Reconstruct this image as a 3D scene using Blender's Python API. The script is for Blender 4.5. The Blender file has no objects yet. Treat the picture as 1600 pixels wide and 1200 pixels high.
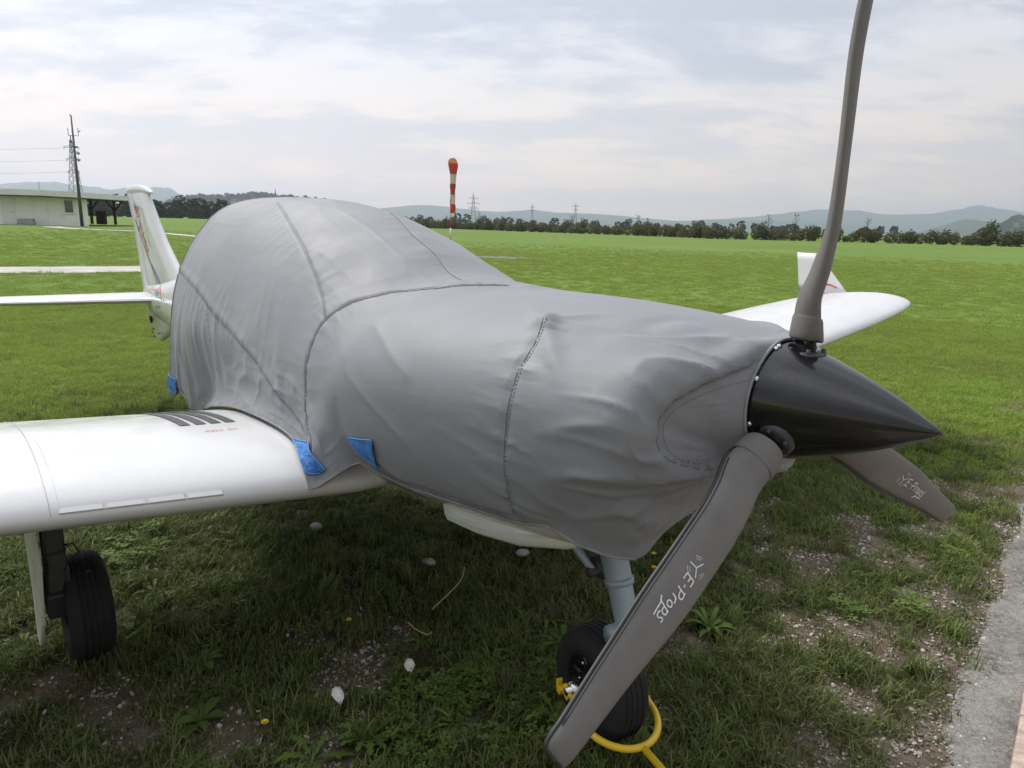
import bpy, bmesh, math, random
import numpy as np
from mathutils import Vector, Matrix, Euler

random.seed(7); np.random.seed(7)
R_ = math.radians
scn = bpy.context.scene
COL = scn.collection

# ------------------------------------------------------------------ camera
CAM_H, PITCH, ROLL, FPX = 1.5168, 0.2188, 0.0267, 1117.2
cp, sp, cr, sr = math.cos(PITCH), math.sin(PITCH), math.cos(ROLL), math.sin(ROLL)
right0, up0, fwd = Vector((1, 0, 0)), Vector((0, sp, cp)), Vector((0, cp, -sp))
cam_r = right0*cr+up0*sr
cam_u = up0*cr-right0*sr
cam = bpy.data.cameras.new("camera"); cam_o = bpy.data.objects.new("camera", cam); COL.objects.link(cam_o)
cam.sensor_width = 36; cam.lens = FPX/1600*36; cam.clip_start = .05; cam.clip_end = 40000
cam_o.matrix_world = Matrix(((cam_r.x, cam_u.x, -fwd.x, 0), (cam_r.y, cam_u.y, -fwd.y, 0), (cam_r.z, cam_u.z, -fwd.z, CAM_H), (0, 0, 0, 1)))
scn.camera = cam_o

# ------------------------------------------------------------------ sky, sun, exposure
SUN_EL, SUN_AZ = R_(50), R_(-46)            # azimuth from +Y towards +X
SKY_STRENGTH, SUN_STRENGTH, EXPOSURE = 0.10, 2.4, 0.45
wd = bpy.data.worlds.new("World"); scn.world = wd; wd.use_nodes = True
nt = wd.node_tree; nt.nodes.clear()
def N(t, **k):
    n = nt.nodes.new(t)
    for a, b in k.items(): setattr(n, a, b)
    return n
def mth(op, a, b=None, clamp=False):
    n = N('ShaderNodeMath', operation=op, use_clamp=clamp)
    for i, q in enumerate((a, b)):
        if q is None: continue
        if isinstance(q, (int, float)): n.inputs[i].default_value = q
        else: nt.links.new(q, n.inputs[i])
    return n.outputs[0]
def wmix(fac, a, b):
    n = N('ShaderNodeMix', data_type='RGBA')
    for k, q in ((0, fac), (6, a), (7, b)):
        if isinstance(q, tuple): n.inputs[k].default_value = (*q, 1)
        elif isinstance(q, (int, float)): n.inputs[k].default_value = q
        else: nt.links.new(q, n.inputs[k])
    return n.outputs[2]
tc = N('ShaderNodeTexCoord'); sx = N('ShaderNodeSeparateXYZ'); nt.links.new(tc.outputs['Generated'], sx.inputs[0])
skyt = N('ShaderNodeTexSky', sky_type='NISHITA', sun_disc=False, sun_elevation=SUN_EL, sun_rotation=SUN_AZ)
skyt.air_density = 1.2; skyt.dust_density = 2.5
zc = mth('MAXIMUM', sx.outputs[2], 0.0)
den = mth('ADD', zc, 0.24)
pv = N('ShaderNodeCombineXYZ')
nt.links.new(mth('DIVIDE', sx.outputs[0], den), pv.inputs[0]); nt.links.new(mth('DIVIDE', sx.outputs[1], den), pv.inputs[1])
def cloud(scale, rot, sc3, detail, rough, seed):
    m = N('ShaderNodeMapping'); m.inputs['Rotation'].default_value = (0, 0, rot); m.inputs['Scale'].default_value = sc3; m.inputs['Location'].default_value = (seed, seed*1.7, 0)
    nt.links.new(pv.outputs[0], m.inputs[0])
    n = N('ShaderNodeTexNoise'); n.inputs['Scale'].default_value = scale; n.inputs['Detail'].default_value = detail; n.inputs['Roughness'].default_value = rough
    n.inputs['Distortion'].default_value = .35
    nt.links.new(m.outputs[0], n.inputs['Vector'])
    return n.outputs[0]
def ramp(f, stops, interp='EASE'):
    r = N('ShaderNodeValToRGB'); r.color_ramp.interpolation = interp
    e = r.color_ramp.elements
    while len(e) < len(stops): e.new(.5)
    for i, (p_, c_) in enumerate(stops):
        e[i].position = p_; e[i].color = (*c_, 1) if len(c_) == 3 else c_
    nt.links.new(f, r.inputs[0]); return r.outputs[0]
c1 = cloud(1.05, .75, (1.0, 1.5, 1), 6, .55, 3.1)
c2 = cloud(3.0, .45, (1.0, 2.0, 1), 6, .6, 8.4)
cs = mth('ADD', mth('MULTIPLY', c1, .62), mth('MULTIPLY', c2, .38))
cmask = ramp(cs, [(.43, (0, 0, 0)), (.58, (1, 1, 1))])
# overcast veil: creamy near the horizon, cool grey higher up, brighter towards the zenith
low = ramp(zc, [(.0, (1.12, .82, .62)), (.04, (1.02, .78, .62)), (.10, (.86, .73, .63)), (.2, (.70, .69, .70)), (.38, (.69, .705, .745)), (1, (1.15, 1.17, 1.22))], 'LINEAR')
dark = ramp(zc, [(.0, (1.02, .77, .60)), (.04, (.88, .71, .59)), (.10, (.64, .605, .60)), (.2, (.475, .505, .565)), (.38, (.435, .475, .555)), (1, (.80, .84, .93))], 'LINEAR')
veil = wmix(cmask, dark, low)
# thin overcast: the veil is gently brighter on the sun's side of the sky
dp = N('ShaderNodeVectorMath', operation='DOT_PRODUCT'); nt.links.new(tc.outputs['Generated'], dp.inputs[0])
dp.inputs[1].default_value = (math.sin(SUN_AZ)*math.cos(SUN_EL), math.cos(SUN_AZ)*math.cos(SUN_EL), math.sin(SUN_EL))
aur = mth('POWER', mth('MULTIPLY_ADD', dp.outputs['Value'], .5), 2.0)
aur.node.inputs[0].links[0].from_node.inputs[2].default_value = .5
gain = mth('MULTIPLY_ADD', aur, .52/SKY_STRENGTH); gain.node.inputs[2].default_value = .66/SKY_STRENGTH
vs = N('ShaderNodeVectorMath', operation='SCALE'); nt.links.new(gain, vs.inputs['Scale'])
nt.links.new(veil, vs.inputs[0])
skyc = wmix(.93, skyt.outputs[0], vs.outputs[0])
bg = N('ShaderNodeBackground'); bg.inputs[1].default_value = SKY_STRENGTH
nt.links.new(skyc, bg.inputs[0])
wo = N('ShaderNodeOutputWorld'); nt.links.new(bg.outputs[0], wo.inputs[0])

sun = bpy.data.lights.new("sun", 'SUN'); sun.energy = SUN_STRENGTH; sun.angle = R_(18); sun.color = (1.0, .955, .89)
sun_o = bpy.data.objects.new("sun", sun); COL.objects.link(sun_o)
sdir = Vector((math.sin(SUN_AZ)*math.cos(SUN_EL), math.cos(SUN_AZ)*math.cos(SUN_EL), math.sin(SUN_EL)))
sun_o.rotation_euler = sdir.to_track_quat('Z', 'Y').to_euler(); sun_o.location = sdir*40
vw = scn.view_settings; vw.view_transform = 'Standard'; vw.look = 'None'; vw.gamma = 1; vw.exposure = EXPOSURE; vw.use_curve_mapping = False
scn.cycles.use_denoising = True
scn.cycles.max_bounces = 8; scn.cycles.diffuse_bounces = 3; scn.cycles.glossy_bounces = 3; scn.cycles.transmission_bounces = 4; scn.cycles.volume_bounces = 2
scn.cycles.transparent_max_bounces = 8

# ------------------------------------------------------------------ helpers
def lin(h):
    h = h.lstrip('#'); o = []
    for i in (0, 2, 4):
        c = int(h[i:i+2], 16)/255
        o.append(c/12.92 if c <= .04045 else ((c+.055)/1.055)**2.4)
    return tuple(o)
class Mat:
    """small wrapper round a node material"""
    def __init__(s, name, col, rough=.5, metal=0, spec=.5):
        s.m = bpy.data.materials.new(name); s.m.use_nodes = True; s.t = s.m.node_tree
        s.b = s.t.nodes['Principled BSDF']; s.out = s.t.nodes['Material Output']
        s.b.inputs['Base Color'].default_value = (*col, 1); s.b.inputs['Roughness'].default_value = rough
        s.b.inputs['Metallic'].default_value = metal; s.b.inputs['Specular IOR Level'].default_value = spec
        s.col = col
    def n(s, t, **k):
        x = s.t.nodes.new(t)
        for a, b in k.items(): setattr(x, a, b)
        return x
    def l(s, a, b): s.t.links.new(a, b)
    def coord(s, kind='Object', scale=(1, 1, 1), rot=(0, 0, 0)):
        c = s.n('ShaderNodeTexCoord'); m = s.n('ShaderNodeMapping'); m.inputs['Scale'].default_value = scale; m.inputs['Rotation'].default_value = rot
        s.l(c.outputs[kind], m.inputs[0]); return m.outputs[0]
    def geo(s, scale=(1, 1, 1)):
        g = s.n('ShaderNodeNewGeometry'); m = s.n('ShaderNodeMapping'); m.inputs['Scale'].default_value = scale
        s.l(g.outputs['Position'], m.inputs[0]); return m.outputs[0]
    def noise(s, vec, scale, detail=4, rough=.55, dist=0):
        x = s.n('ShaderNodeTexNoise'); x.inputs['Scale'].default_value = scale; x.inputs['Detail'].default_value = detail
        x.inputs['Roughness'].default_value = rough; x.inputs['Distortion'].default_value = dist
        s.l(vec, x.inputs['Vector']); return x.outputs[0]
    def ramp(s, f, stops, interp='LINEAR'):
        r = s.n('ShaderNodeValToRGB'); r.color_ramp.interpolation = interp; e = r.color_ramp.elements
        while len(e) < len(stops): e.new(.5)
        for i, (p_, c_) in enumerate(stops):
            e[i].position = p_; e[i].color = (*c_, 1) if isinstance(c_, tuple) else (c_, c_, c_, 1)
        s.l(f, r.inputs[0]); return r.outputs[0]
    def mix(s, fac, a, b, mode='MIX'):
        x = s.n('ShaderNodeMix', data_type='RGBA', blend_type=mode)
        for k, q in ((0, fac), (6, a), (7, b)):
            if isinstance(q, tuple): x.inputs[k].default_value = (*q, 1)
            elif isinstance(q, (int, float)): x.inputs[k].default_value = q
            else: s.l(q, x.inputs[k])
        return x.outputs[2]
    def math(s, op, a, b=None, clamp=False):
        x = s.n('ShaderNodeMath', operation=op, use_clamp=clamp)
        for i, q in enumerate((a, b)):
            if q is None: continue
            if isinstance(q, (int, float)): x.inputs[i].default_value = q
            else: s.l(q, x.inputs[i])
        return x.outputs[0]
    def base(s, c): s.l(c, s.b.inputs['Base Color'])
    def roughness(s, f): s.l(f, s.b.inputs['Roughness'])
    def bump(s, h, dist=.01, strength=1):
        x = s.n('ShaderNodeBump'); x.inputs['Distance'].default_value = dist; x.inputs['Strength'].default_value = strength
        prev = s.b.inputs['Normal'].links
        if prev: s.l(prev[0].from_socket, x.inputs['Normal'])
        s.l(h, x.inputs['Height']); s.l(x.outputs[0], s.b.inputs['Normal'])
    def vary(s, amt=.12, scale=6, detail=5, kind='Object', sc3=(1, 1, 1)):
        f = s.noise(s.coord(kind, sc3), scale, detail)
        a = tuple(max(0, c*(1-amt)) for c in s.col); b = tuple(min(1, c*(1+amt)) for c in s.col)
        s.base(s.mix(s.ramp(f, [(.3, 0.0), (.7, 1.0)]), a, b)); return s
    def translucent(s, w, col_socket=None, col=None):
        tr = s.n('ShaderNodeBsdfTranslucent'); mx = s.n('ShaderNodeMixShader'); mx.inputs[0].default_value = w
        if col_socket is not None: s.l(col_socket, tr.inputs[0])
        else: tr.inputs[0].default_value = (*col, 1)
        s.l(s.b.outputs[0], mx.inputs[1]); s.l(tr.outputs[0], mx.inputs[2]); s.l(mx.outputs[0], s.out.inputs[0])

class MB:
    """collects vertices and faces for one mesh"""
    def __init__(s): s.v = []; s.f = []; s.mi = []
    def add(s, vs, fs, mi=0):
        o = len(s.v); s.v += [tuple(map(float, q)) for q in vs]; s.f += [tuple(o+i for i in f) for f in fs]; s.mi += [mi]*len(fs); return s
    def box(s, c, d, rz=0, M=None, mi=0, taper=1):
        x, y, z = d[0]/2, d[1]/2, d[2]/2; P = []
        for a, b, e in ((-1, -1, -1), (1, -1, -1), (1, 1, -1), (-1, 1, -1), (-1, -1, 1), (1, -1, 1), (1, 1, 1), (-1, 1, 1)):
            k = taper if e > 0 else 1
            q = Vector((a*x*k, b*y*k, e*z))
            if M is not None: q = M @ q
            if rz: q = Matrix.Rotation(rz, 3, 'Z') @ q
            P.append(q+Vector(c))
        return s.add(P, [(0, 3, 2, 1), (4, 5, 6, 7), (0, 1, 5, 4), (1, 2, 6, 5), (2, 3, 7, 6), (3, 0, 4, 7)], mi)
    def rings(s, rings, closed=True, cap0=True, cap1=True, mi=0):
        n = len(rings[0]); P = [q for r in rings for q in r]; F = []
        m = n if closed else n-1
        for i in range(len(rings)-1):
            for j in range(m):
                k = (j+1) % n
                F.append((i*n+j, i*n+k, (i+1)*n+k, (i+1)*n+j))
        if closed and cap0: F.append(tuple(range(n))[::-1])
        if closed and cap1: F.append(tuple((len(rings)-1)*n+j for j in range(n)))
        return s.add(P, F, mi)
    def tube(s, pts, r, n=8, mi=0, cap=True, flat=1.0, upv=None):
        pts = [Vector(q) for q in pts]; L = len(pts)
        rs = r if hasattr(r, '__len__') else [r]*L
        t0 = (pts[1]-pts[0]).normalized()
        u = Vector(upv) if upv else (Vector((0, 0, 1)) if abs(t0.z) < .9 else Vector((1, 0, 0)))
        u = (u-t0*u.dot(t0)).normalized(); R = []
        for i in range(L):
            t = (pts[min(i+1, L-1)]-pts[max(i-1, 0)]).normalized()
            u = (u-t*u.dot(t)).normalized(); w = t.cross(u)
            R.append([pts[i]+(u*math.cos(a)*flat+w*math.sin(a))*rs[i] for a in [2*math.pi*k/n for k in range(n)]])
        return s.rings(R, True, cap, cap, mi)
    def lathe(s, prof, axis='X', n=48, c=(0, 0, 0), mi=0, cap0=False, cap1=False):
        R = []
        for a_, r_ in prof:
            ring = []
            for k in range(n):
                t = 2*math.pi*k/n; p_, q_ = r_*math.cos(t), r_*math.sin(t)
                v = {'X': (a_, p_, q_), 'Y': (q_, a_, p_), 'Z': (p_, q_, a_)}[axis]
                ring.append((v[0]+c[0], v[1]+c[1], v[2]+c[2]))
            R.append(ring)
        return s.rings(R, True, cap0, cap1, mi)
    def grid(s, A, mi=0, flip=False):
        n, m = A.shape[:2]; F = []
        for i in range(n-1):
            for j in range(m-1):
                q = (i*m+j, i*m+j+1, (i+1)*m+j+1, (i+1)*m+j)
                F.append(q[::-1] if flip else q)
        return s.add(A.reshape(-1, 3).tolist(), F, mi)
    def build(s, name, mat, parent=None, smooth=True, auto=None, off=None):
        me = bpy.data.meshes.new(name)
        v = s.v if off is None else [(a-off[0], b-off[1], c-off[2]) for a, b, c in s.v]
        me.from_pydata(v, [], s.f); me.update()
        for m in (mat if isinstance(mat, (list, tuple)) else [mat]): me.materials.append(m.m if isinstance(m, Mat) else m)
        if any(s.mi): me.polygons.foreach_set('material_index', s.mi)
        if smooth:
            me.shade_smooth()
            if auto: me.set_sharp_from_angle(angle=R_(auto))
        o = bpy.data.objects.new(name, me); COL.objects.link(o)
        if parent is not None: o.parent = parent
        return o
def empty(name, M=None, label=None, cat=None, group=None):
    o = bpy.data.objects.new(name, None); COL.objects.link(o); o.empty_display_size = .2
    if M is not None: o.matrix_world = M
    return tag(o, label, cat, group)
def tag(o, label=None, cat=None, group=None, kind=None):
    for k, v in (('label', label), ('category', cat), ('group', group), ('kind', kind)):
        if v: o[k] = v
    return o
def bevel(o, w, seg=2, ang=40):
    m = o.modifiers.new('bevel', 'BEVEL'); m.width = w; m.segments = seg; m.limit_method = 'ANGLE'; m.angle_limit = R_(ang); return o
# ------------------------------------------------------------------ shape functions, aircraft coordinates: x forward, y left, z up
def pchip(x, y, xq):
    x = np.asarray(x, float); y = np.asarray(y, float); xq = np.asarray(xq, float)
    if x[0] > x[-1]: x = x[::-1]; y = y[::-1]
    h = np.diff(x); d = np.diff(y)/h
    m = np.zeros_like(y)
    for i in range(1, len(x)-1):
        if d[i-1]*d[i] > 0:
            w1 = 2*h[i]+h[i-1]; w2 = h[i]+2*h[i-1]
            m[i] = (w1+w2)/(w1/d[i-1]+w2/d[i])
    m[0] = d[0]; m[-1] = d[-1]
    k = np.clip(np.searchsorted(x, xq)-1, 0, len(x)-2)
    t = np.clip((xq-x[k])/h[k], 0, 1)
    return (2*t**3-3*t**2+1)*y[k]+(t**3-2*t**2+t)*h[k]*m[k]+(-2*t**3+3*t**2)*y[k+1]+(t**3-t**2)*h[k]*m[k+1]
def hash2(i, j, seed):
    n = (i.astype(np.int64)*374761393 + j.astype(np.int64)*668265263 + seed*974711) & 0x7fffffff
    n = ((n ^ (n >> 13))*1274126177) & 0x7fffffff
    n = (n ^ (n >> 16)) & 0xffff
    return n/65535.0
def vn(u, v, seed=0):                       # smooth value noise, -1..1
    u, v = np.broadcast_arrays(np.asarray(u, float), np.asarray(v, float))
    i = np.floor(u); j = np.floor(v); a = u-i; b = v-j
    a = a*a*a*(a*(a*6-15)+10); b = b*b*b*(b*(b*6-15)+10)
    i = i.astype(int); j = j.astype(int)
    return 2*((hash2(i, j, seed)*(1-a)+hash2(i+1, j, seed)*a)*(1-b)+(hash2(i, j+1, seed)*(1-a)+hash2(i+1, j+1, seed)*a)*b)-1
def fbm(u, v, seed=0, o=4):
    s = 0; a = 1; t = 0
    for k in range(o):
        s = s+a*vn(np.asarray(u)*2**k+13.7*k, np.asarray(v)*2**k-7.3*k, seed+k); t += a; a *= .5
    return s/t
def sstep(a, b, x):
    t = np.clip((np.asarray(x, float)-a)/(b-a), 0, 1); return t*t*(3-2*t)
#        x     half-w  top   wide  bottom  n_top n_bot
SEC = np.array([
 (-0.092, .138, 1.283, 1.149, 1.013, 2.0, 2.0),
 (-0.104, .200, 1.283, 1.138, .990, 2.1, 2.0),
 (-0.125, .280, 1.281, 1.122, .988, 2.2, 2.0),
 (-0.160, .360, 1.276, 1.108, .955, 2.3, 2.05),
 (-0.220, .418, 1.284, 1.085, .850, 2.4, 2.1),
 (-0.320, .452, 1.298, 1.065, .750, 2.45, 2.25),
 (-0.480, .480, 1.310, 1.05, .675, 2.45, 2.5),
 (-0.700, .503, 1.317, 1.04, .640, 2.4, 2.5),
 (-1.000, .530, 1.318, 1.02, .615, 2.3, 2.5),
 (-1.150, .540, 1.328, 1.01, .600, 2.1, 2.5),
 (-1.300, .545, 1.346, 1.00, .585, 1.82, 2.5),
 (-1.500, .550, 1.422, .99, .570, 1.80, 2.5),
 (-1.750, .555, 1.507, .98, .560, 1.85, 2.5),
 (-2.000, .555, 1.564, .96, .555, 1.88, 2.5),
 (-2.300, .555, 1.598, .94, .550, 1.92, 2.5),
 (-2.700, .545, 1.615, .92, .550, 2.0, 2.5),
 (-3.000, .525, 1.620, .90, .550, 2.0, 2.5),
 (-3.200, .490, 1.614, .90, .550, 2.0, 2.5),
 (-3.300, .485, 1.608, .90, .550, 2.0, 2.5)])
def secp(x):
    return [pchip(SEC[:, 0], SEC[:, i], x) for i in range(1, 7)]
def section(x, phi, off=0.0):               # phi from the top (0) to the bottom (pi), y positive side
    w, zt, zm, zb, nt, nb = secp(x)
    s, c = np.sin(phi), np.cos(phi)
    up = phi <= np.pi/2
    n = np.where(up, nt, nb)
    y = (w+off)*np.abs(s)**(2/n)
    z = np.where(up, zm+(zt+off-zm)*np.abs(c)**(2/nt), zm-(zm-zb+off)*np.abs(c)**(2/nb))
    return y, z
# wing: half span 4.45 m
def wing_frame(y):                          # |y| -> LE x, chord, LE z, thickness, incidence
    f = np.clip((y-.45)/4.05, 0, 1)
    le = pchip([0, .5, .9, 1.0], [-1.22, -1.33, -1.50, -1.62], f)
    ch = pchip([0, .5, .9, 1.0], [1.36, 1.16, .92, .72], f)
    return le, ch, .705+.325*f, .150-.03*f, np.radians(2.6)-f*np.radians(1.5)
def airfoil(c, th, upper):                  # c 0..1 from LE
    yt = 5*th*(.2969*np.sqrt(c)-.126*c-.3516*c**2+.2843*c**3-.1036*c**4)
    cam_ = .022*np.where(c < .4, (2*.4*c-c*c)/.16, (.2+.8*c-c*c)/.36)
    return cam_+(yt if upper else -yt)
def wing_pt(y, c, upper):
    le, ch, z, th, inc = wing_frame(y)
    h = airfoil(np.asarray(c, float), th, upper)
    return le-ch*(c*np.cos(inc)-h*np.sin(inc)), z+ch*(h*np.cos(inc)-c*np.sin(inc))
def wing_top(x, y):
    le, ch, z, th, inc = wing_frame(y)
    c = np.clip((le-x)/ch, .0, 1)
    return wing_pt(y, c, True)[1]
# hem of the cover, right and left alike
HEM = np.array([(-.092, 180), (-.165, 180), (-.20, 150), (-.23, 128), (-.31, 124), (-.42, 122), (-.6, 120), (-.85, 120), (-1.0, 119), (-1.12, 115), (-1.2, 112), (-1.4, 112), (-3.3, 112)], float)
NS = 141
def cover_half(x, hang=1.0):                          # polyline from the top to the hem, y >= 0, resampled by arc length
    pc = np.radians(pchip(HEM[:, 0], HEM[:, 1], x))
    f = float(sstep(-1.13, -1.24, x))
    fn = hang*float(sstep(-.175, -.215, x)*sstep(-.42, -.33, x))
    p1 = pc-np.radians(2+32*f+26*fn)
    ph = np.linspace(0, p1, 90)
    y, z = section(x, ph)
    yh, zh = section(x, np.array([pc])); yh, zh = float(yh[0]), float(zh[0])
    if f > 0:
        yw = .575+.05*float(np.exp(-((x+1.22)/.14)**2))+.03*float(np.exp(-((x+1.7)/.3)**2))-.05*float(sstep(-2.3, -2.6, x))
        zw = float(wing_top(x, yw))+.012-.03*float(sstep(-1.26, -1.2, x))
        k = float(sstep(-2.55, -2.68, x))
        yw, zw = yw*(1-k)+.515*k, zw*(1-k)+(.62+.03*np.sin(x*14))*k
        yh, zh = yh*(1-f)+yw*f, zh*(1-f)+zw*f
    else: k = 0
    if fn > 0:                              # the cloth hangs free in a corner under the nose
        yt = float(pchip([-.45, -.33, -.25, -.19, -.16], [.40, .362, .315, .255, .20], x)); zt = float(pchip([-.45, -.33, -.26, -.23, -.19, -.16], [.80, .808, .797, .799, .84, .89], x))
        yh, zh = yh*(1-fn)+yt*fn, zh*(1-fn)+zt*fn
    P1 = np.array([y[-1], z[-1]]); T = P1-np.array([y[-2], z[-2]]); T /= np.linalg.norm(T)
    H = np.array([yh, zh]); L = np.linalg.norm(H-P1)
    e0 = T; e1 = np.array([.75*(1-k)+.05*k, -.65]); e1 /= np.linalg.norm(e1)
    E = e0*(1-f)+e1*f if f < 1 else e1
    if fn > 0: E = e0*(1-fn)+np.array([-.25, -.97])*fn
    t = np.linspace(0, 1, 40)[1:, None]
    B = (1-t)**3*P1+3*(1-t)**2*t*(P1+T*L/3)+3*(1-t)*t**2*(H-E*L/3)+t**3*H
    P = np.vstack([np.stack([y, z], 1), B])
    d = np.r_[0, np.cumsum(np.linalg.norm(np.diff(P, axis=0), axis=1))]
    q = np.linspace(0, d[-1], NS)
    return np.stack([np.interp(q, d, P[:, 0]), np.interp(q, d, P[:, 1])], 1), q
XC = np.r_[np.linspace(-.092, -.30, 48), np.linspace(-.311, -3.24, 250)]
XC = np.r_[XC]
def cover_grid():
    G_ = np.zeros((len(XC), 2*NS-1, 3)); S_ = np.zeros((len(XC), 2*NS-1))
    for i, x in enumerate(XC):
        h, q = cover_half(x)
        G_[i, :, 0] = x
        G_[i, NS-1:, 1] = h[:, 0]; G_[i, NS-1:, 2] = h[:, 1]; S_[i, NS-1:] = q
        h2, q2 = cover_half(x, 0.0) if -.43 < x < -.17 else (h, q)   # the free corner hangs on the near side only
        G_[i, NS-1:, 1] = h2[:, 0]; G_[i, NS-1:, 2] = h2[:, 1]; S_[i, NS-1:] = q2
        G_[i, :NS, 1] = -h[::-1, 0]; G_[i, :NS, 2] = h[::-1, 1]; S_[i, :NS] = -q[::-1]
    return G_, S_
# ------------------------------------------------------------------ ground
BARE = [(-.88,1.88,.20),(-1.19,1.99,.24),(-1.51,2.04,.22),(-.57,1.79,.16),(-.17,1.94,.09),(1.4,3.17,.24),(1.12,2.97,.20),(1.37,2.51,.22),(1.11,2.55,.16),(1.85,2.83,.22),(1.63,2.28,.22),(1.26,1.94,.16),(.98,1.85,.13),(.61,2.43,.12),(.42,2.87,.12),(-.65,2.25,.06),(1.85,3.27,.25),(.03,2.1,.08),(2.6,4.3,.3),(-1.97,2.58,.16),(-2.1,3.03,.12),(2.2,3.5,.22),(1.2,2.2,.16)]
# gravel strip along the paved apron, to the right of the aircraft
PD = np.array([.6255, .7802]); PN = np.array([.7802, -.6255]); PO = np.array([1.27, 1.80])
def path_d(x, y):                            # signed distance from the grass edge of the strip (positive on the strip)
    return (x-PO[0])*PN[0]+(y-PO[1])*PN[1]
def rise(x, y):
    return .5*sstep(24, 56, np.hypot(x, y))*sstep(-6, -20, np.asarray(x, float)+.12*np.asarray(y, float))
def gz(x, y):
    x = np.asarray(x, float); y = np.asarray(y, float); d = np.hypot(x, y)
    near = sstep(30, 6, d)
    flat = 1-.8*sstep(-.15, .1, path_d(x, y))*sstep(14, 8, d)
    return (near*flat*(.022*fbm(x*1.3, y*1.3, 5, 3)+.012*fbm(x*5, y*5, 9, 3))+rise(x, y)+.12*sstep(14, 60, d)*fbm(x*.05, y*.05, 21, 2))
def bare(x, y):
    x = np.asarray(x, float); y = np.asarray(y, float)
    wx = x+.16*fbm(x*5, y*5, 31, 4); wy = y+.16*fbm(x*5+9, y*5+5, 32, 4)
    b = np.zeros_like(x)
    for cx, cy, r in BARE:
        b = np.maximum(b, sstep(1.25, .55, np.hypot((wx-cx), (wy-cy)*1.0)/(r*.72))*.95)
    n = fbm(x*1.7, y*1.7, 41, 4)-.16*sstep(.9, .3, x); d = np.hypot(x, y)
    reg = sstep(1.5, .1, -path_d(x, y))*.24-.02*sstep(5, 2, d)-.30*sstep(5, 11, d)
    b = np.maximum(b, sstep(.30, .52, n+reg)*.9)
    edge = sstep(-.22, .06, path_d(wx, wy)+.10*fbm(x*7, y*7, 61, 3))*sstep(16, 8, d)
    return np.clip(np.maximum(b, edge), 0, 1)
def axis_coords(lo, hi, fine, n_out, far):
    c = np.arange(lo, hi+1e-6, fine)
    g = np.geomspace(fine*1.5, far, n_out)
    return np.r_[(lo-g)[::-1], c, hi+g]
gx = axis_coords(-4.2, 4.6, .045, 70, 13000); gy = axis_coords(.3, 7.5, .045, 80, 13000)
GX, GY = np.meshgrid(gx, gy)
A = np.stack([GX, GY, gz(GX, GY)], -1)
b = MB(); b.grid(A)
GB = bare(GX, GY).ravel()
m = Mat('ground', (.05, .07, .02), .95, spec=.1)
at_ = m.n('ShaderNodeAttribute'); at_.attribute_name = 'bare'
P = m.geo()
soil = m.mix(m.ramp(m.noise(P, 26, 6, .7), [(.35, 0.0), (.68, 1.0)]), (.065, .054, .040), (.28, .24, .185))
soil = m.mix(m.ramp(m.noise(P, 3.1, 4), [(.35, 0.0), (.65, 1.0)]), soil, (.13, .10, .070))
thatch = m.mix(m.ramp(m.noise(P, 60, 5, .7), [(.38, 0.0), (.65, 1.0)]), (.020, .026, .010), (.075, .070, .030))
# open field further off: mown grass with broad tonal patches
far1 = m.mix(m.ramp(m.noise(m.geo((.05, .09, .05)), 1.0, 6, .6), [(.38, 0.0), (.62, 1.0)]), (.115, .190, .036), (.165, .245, .048))
far2 = m.mix(m.ramp(m.noise(m.geo((.8, 2.0, 1)), 1.0, 5, .65), [(.3, 0.0), (.7, 1.0)]), m.mix(.6, far1, (.075, .13, .024)), m.mix(.2, far1, (.19, .22, .06)))
ln = m.n('ShaderNodeVectorMath', operation='LENGTH'); g_ = m.n('ShaderNodeNewGeometry'); m.l(g_.outputs['Position'], ln.inputs[0])
fd = m.ramp(m.math('DIVIDE', ln.outputs['Value'], 100.0), [(.035, 0.0), (.085, 1.0)])
green = m.mix(fd, thatch, far2)
m.base(m.mix(at_.outputs['Fac'], green, soil))
m.bump(m.noise(P, 45, 5, .7), .012, .8); m.bump(m.noise(m.geo((1, 1.6, 1)), 4, 5, .65), .06, .6)
ground = b.build('ground', m); tag(ground, kind='structure')
ca = ground.data.attributes.new('bare', 'FLOAT', 'POINT'); ca.data.foreach_set('value', GB.astype(np.float32))

def strip_mesh(centre, width, lift, wob=.0, nx=6, seed=3):
    """a ground-hugging ribbon along a polyline"""
    pts = np.array(centre, float); d = np.r_[0, np.cumsum(np.hypot(*np.diff(pts, axis=0).T))]
    q = np.linspace(0, d[-1], max(20, int(d[-1]/.6)))
    cx, cy = pchip(d, pts[:, 0], q), pchip(d, pts[:, 1], q)
    tx, ty = np.gradient(cx), np.gradient(cy); L = np.hypot(tx, ty); nx_, ny_ = -ty/L, tx/L
    u = np.linspace(-.5, .5, nx); ww = width*(1+wob*vn(q*.35, q*0, seed)[:, None]*np.sign(u)[None])
    X = cx[:, None]+nx_[:, None]*u*ww; Y = cy[:, None]+ny_[:, None]*u*ww
    return np.stack([X, Y, gz(X, Y)+lift], -1)
grav = Mat('gravel', (.30, .28, .26), .95, spec=.15)
P = grav.geo()
vo2 = grav.n('ShaderNodeTexVoronoi'); vo2.inputs['Scale'].default_value = 95; grav.l(P, vo2.inputs['Vector'])
vo = grav.n('ShaderNodeTexVoronoi'); vo.inputs['Scale'].default_value = 55; grav.l(P, vo.inputs['Vector'])
gcol = grav.mix(grav.ramp(grav.noise(P, 40, 6, .7), [(.3, 0.0), (.7, 1.0)]), (.075, .070, .060), (.30, .28, .25))
gcol = grav.mix(grav.ramp(grav.noise(P, 2.6, 5, .6), [(.46, 0.0), (.62, .65)]), gcol, (.31, .30, .28))
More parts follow.
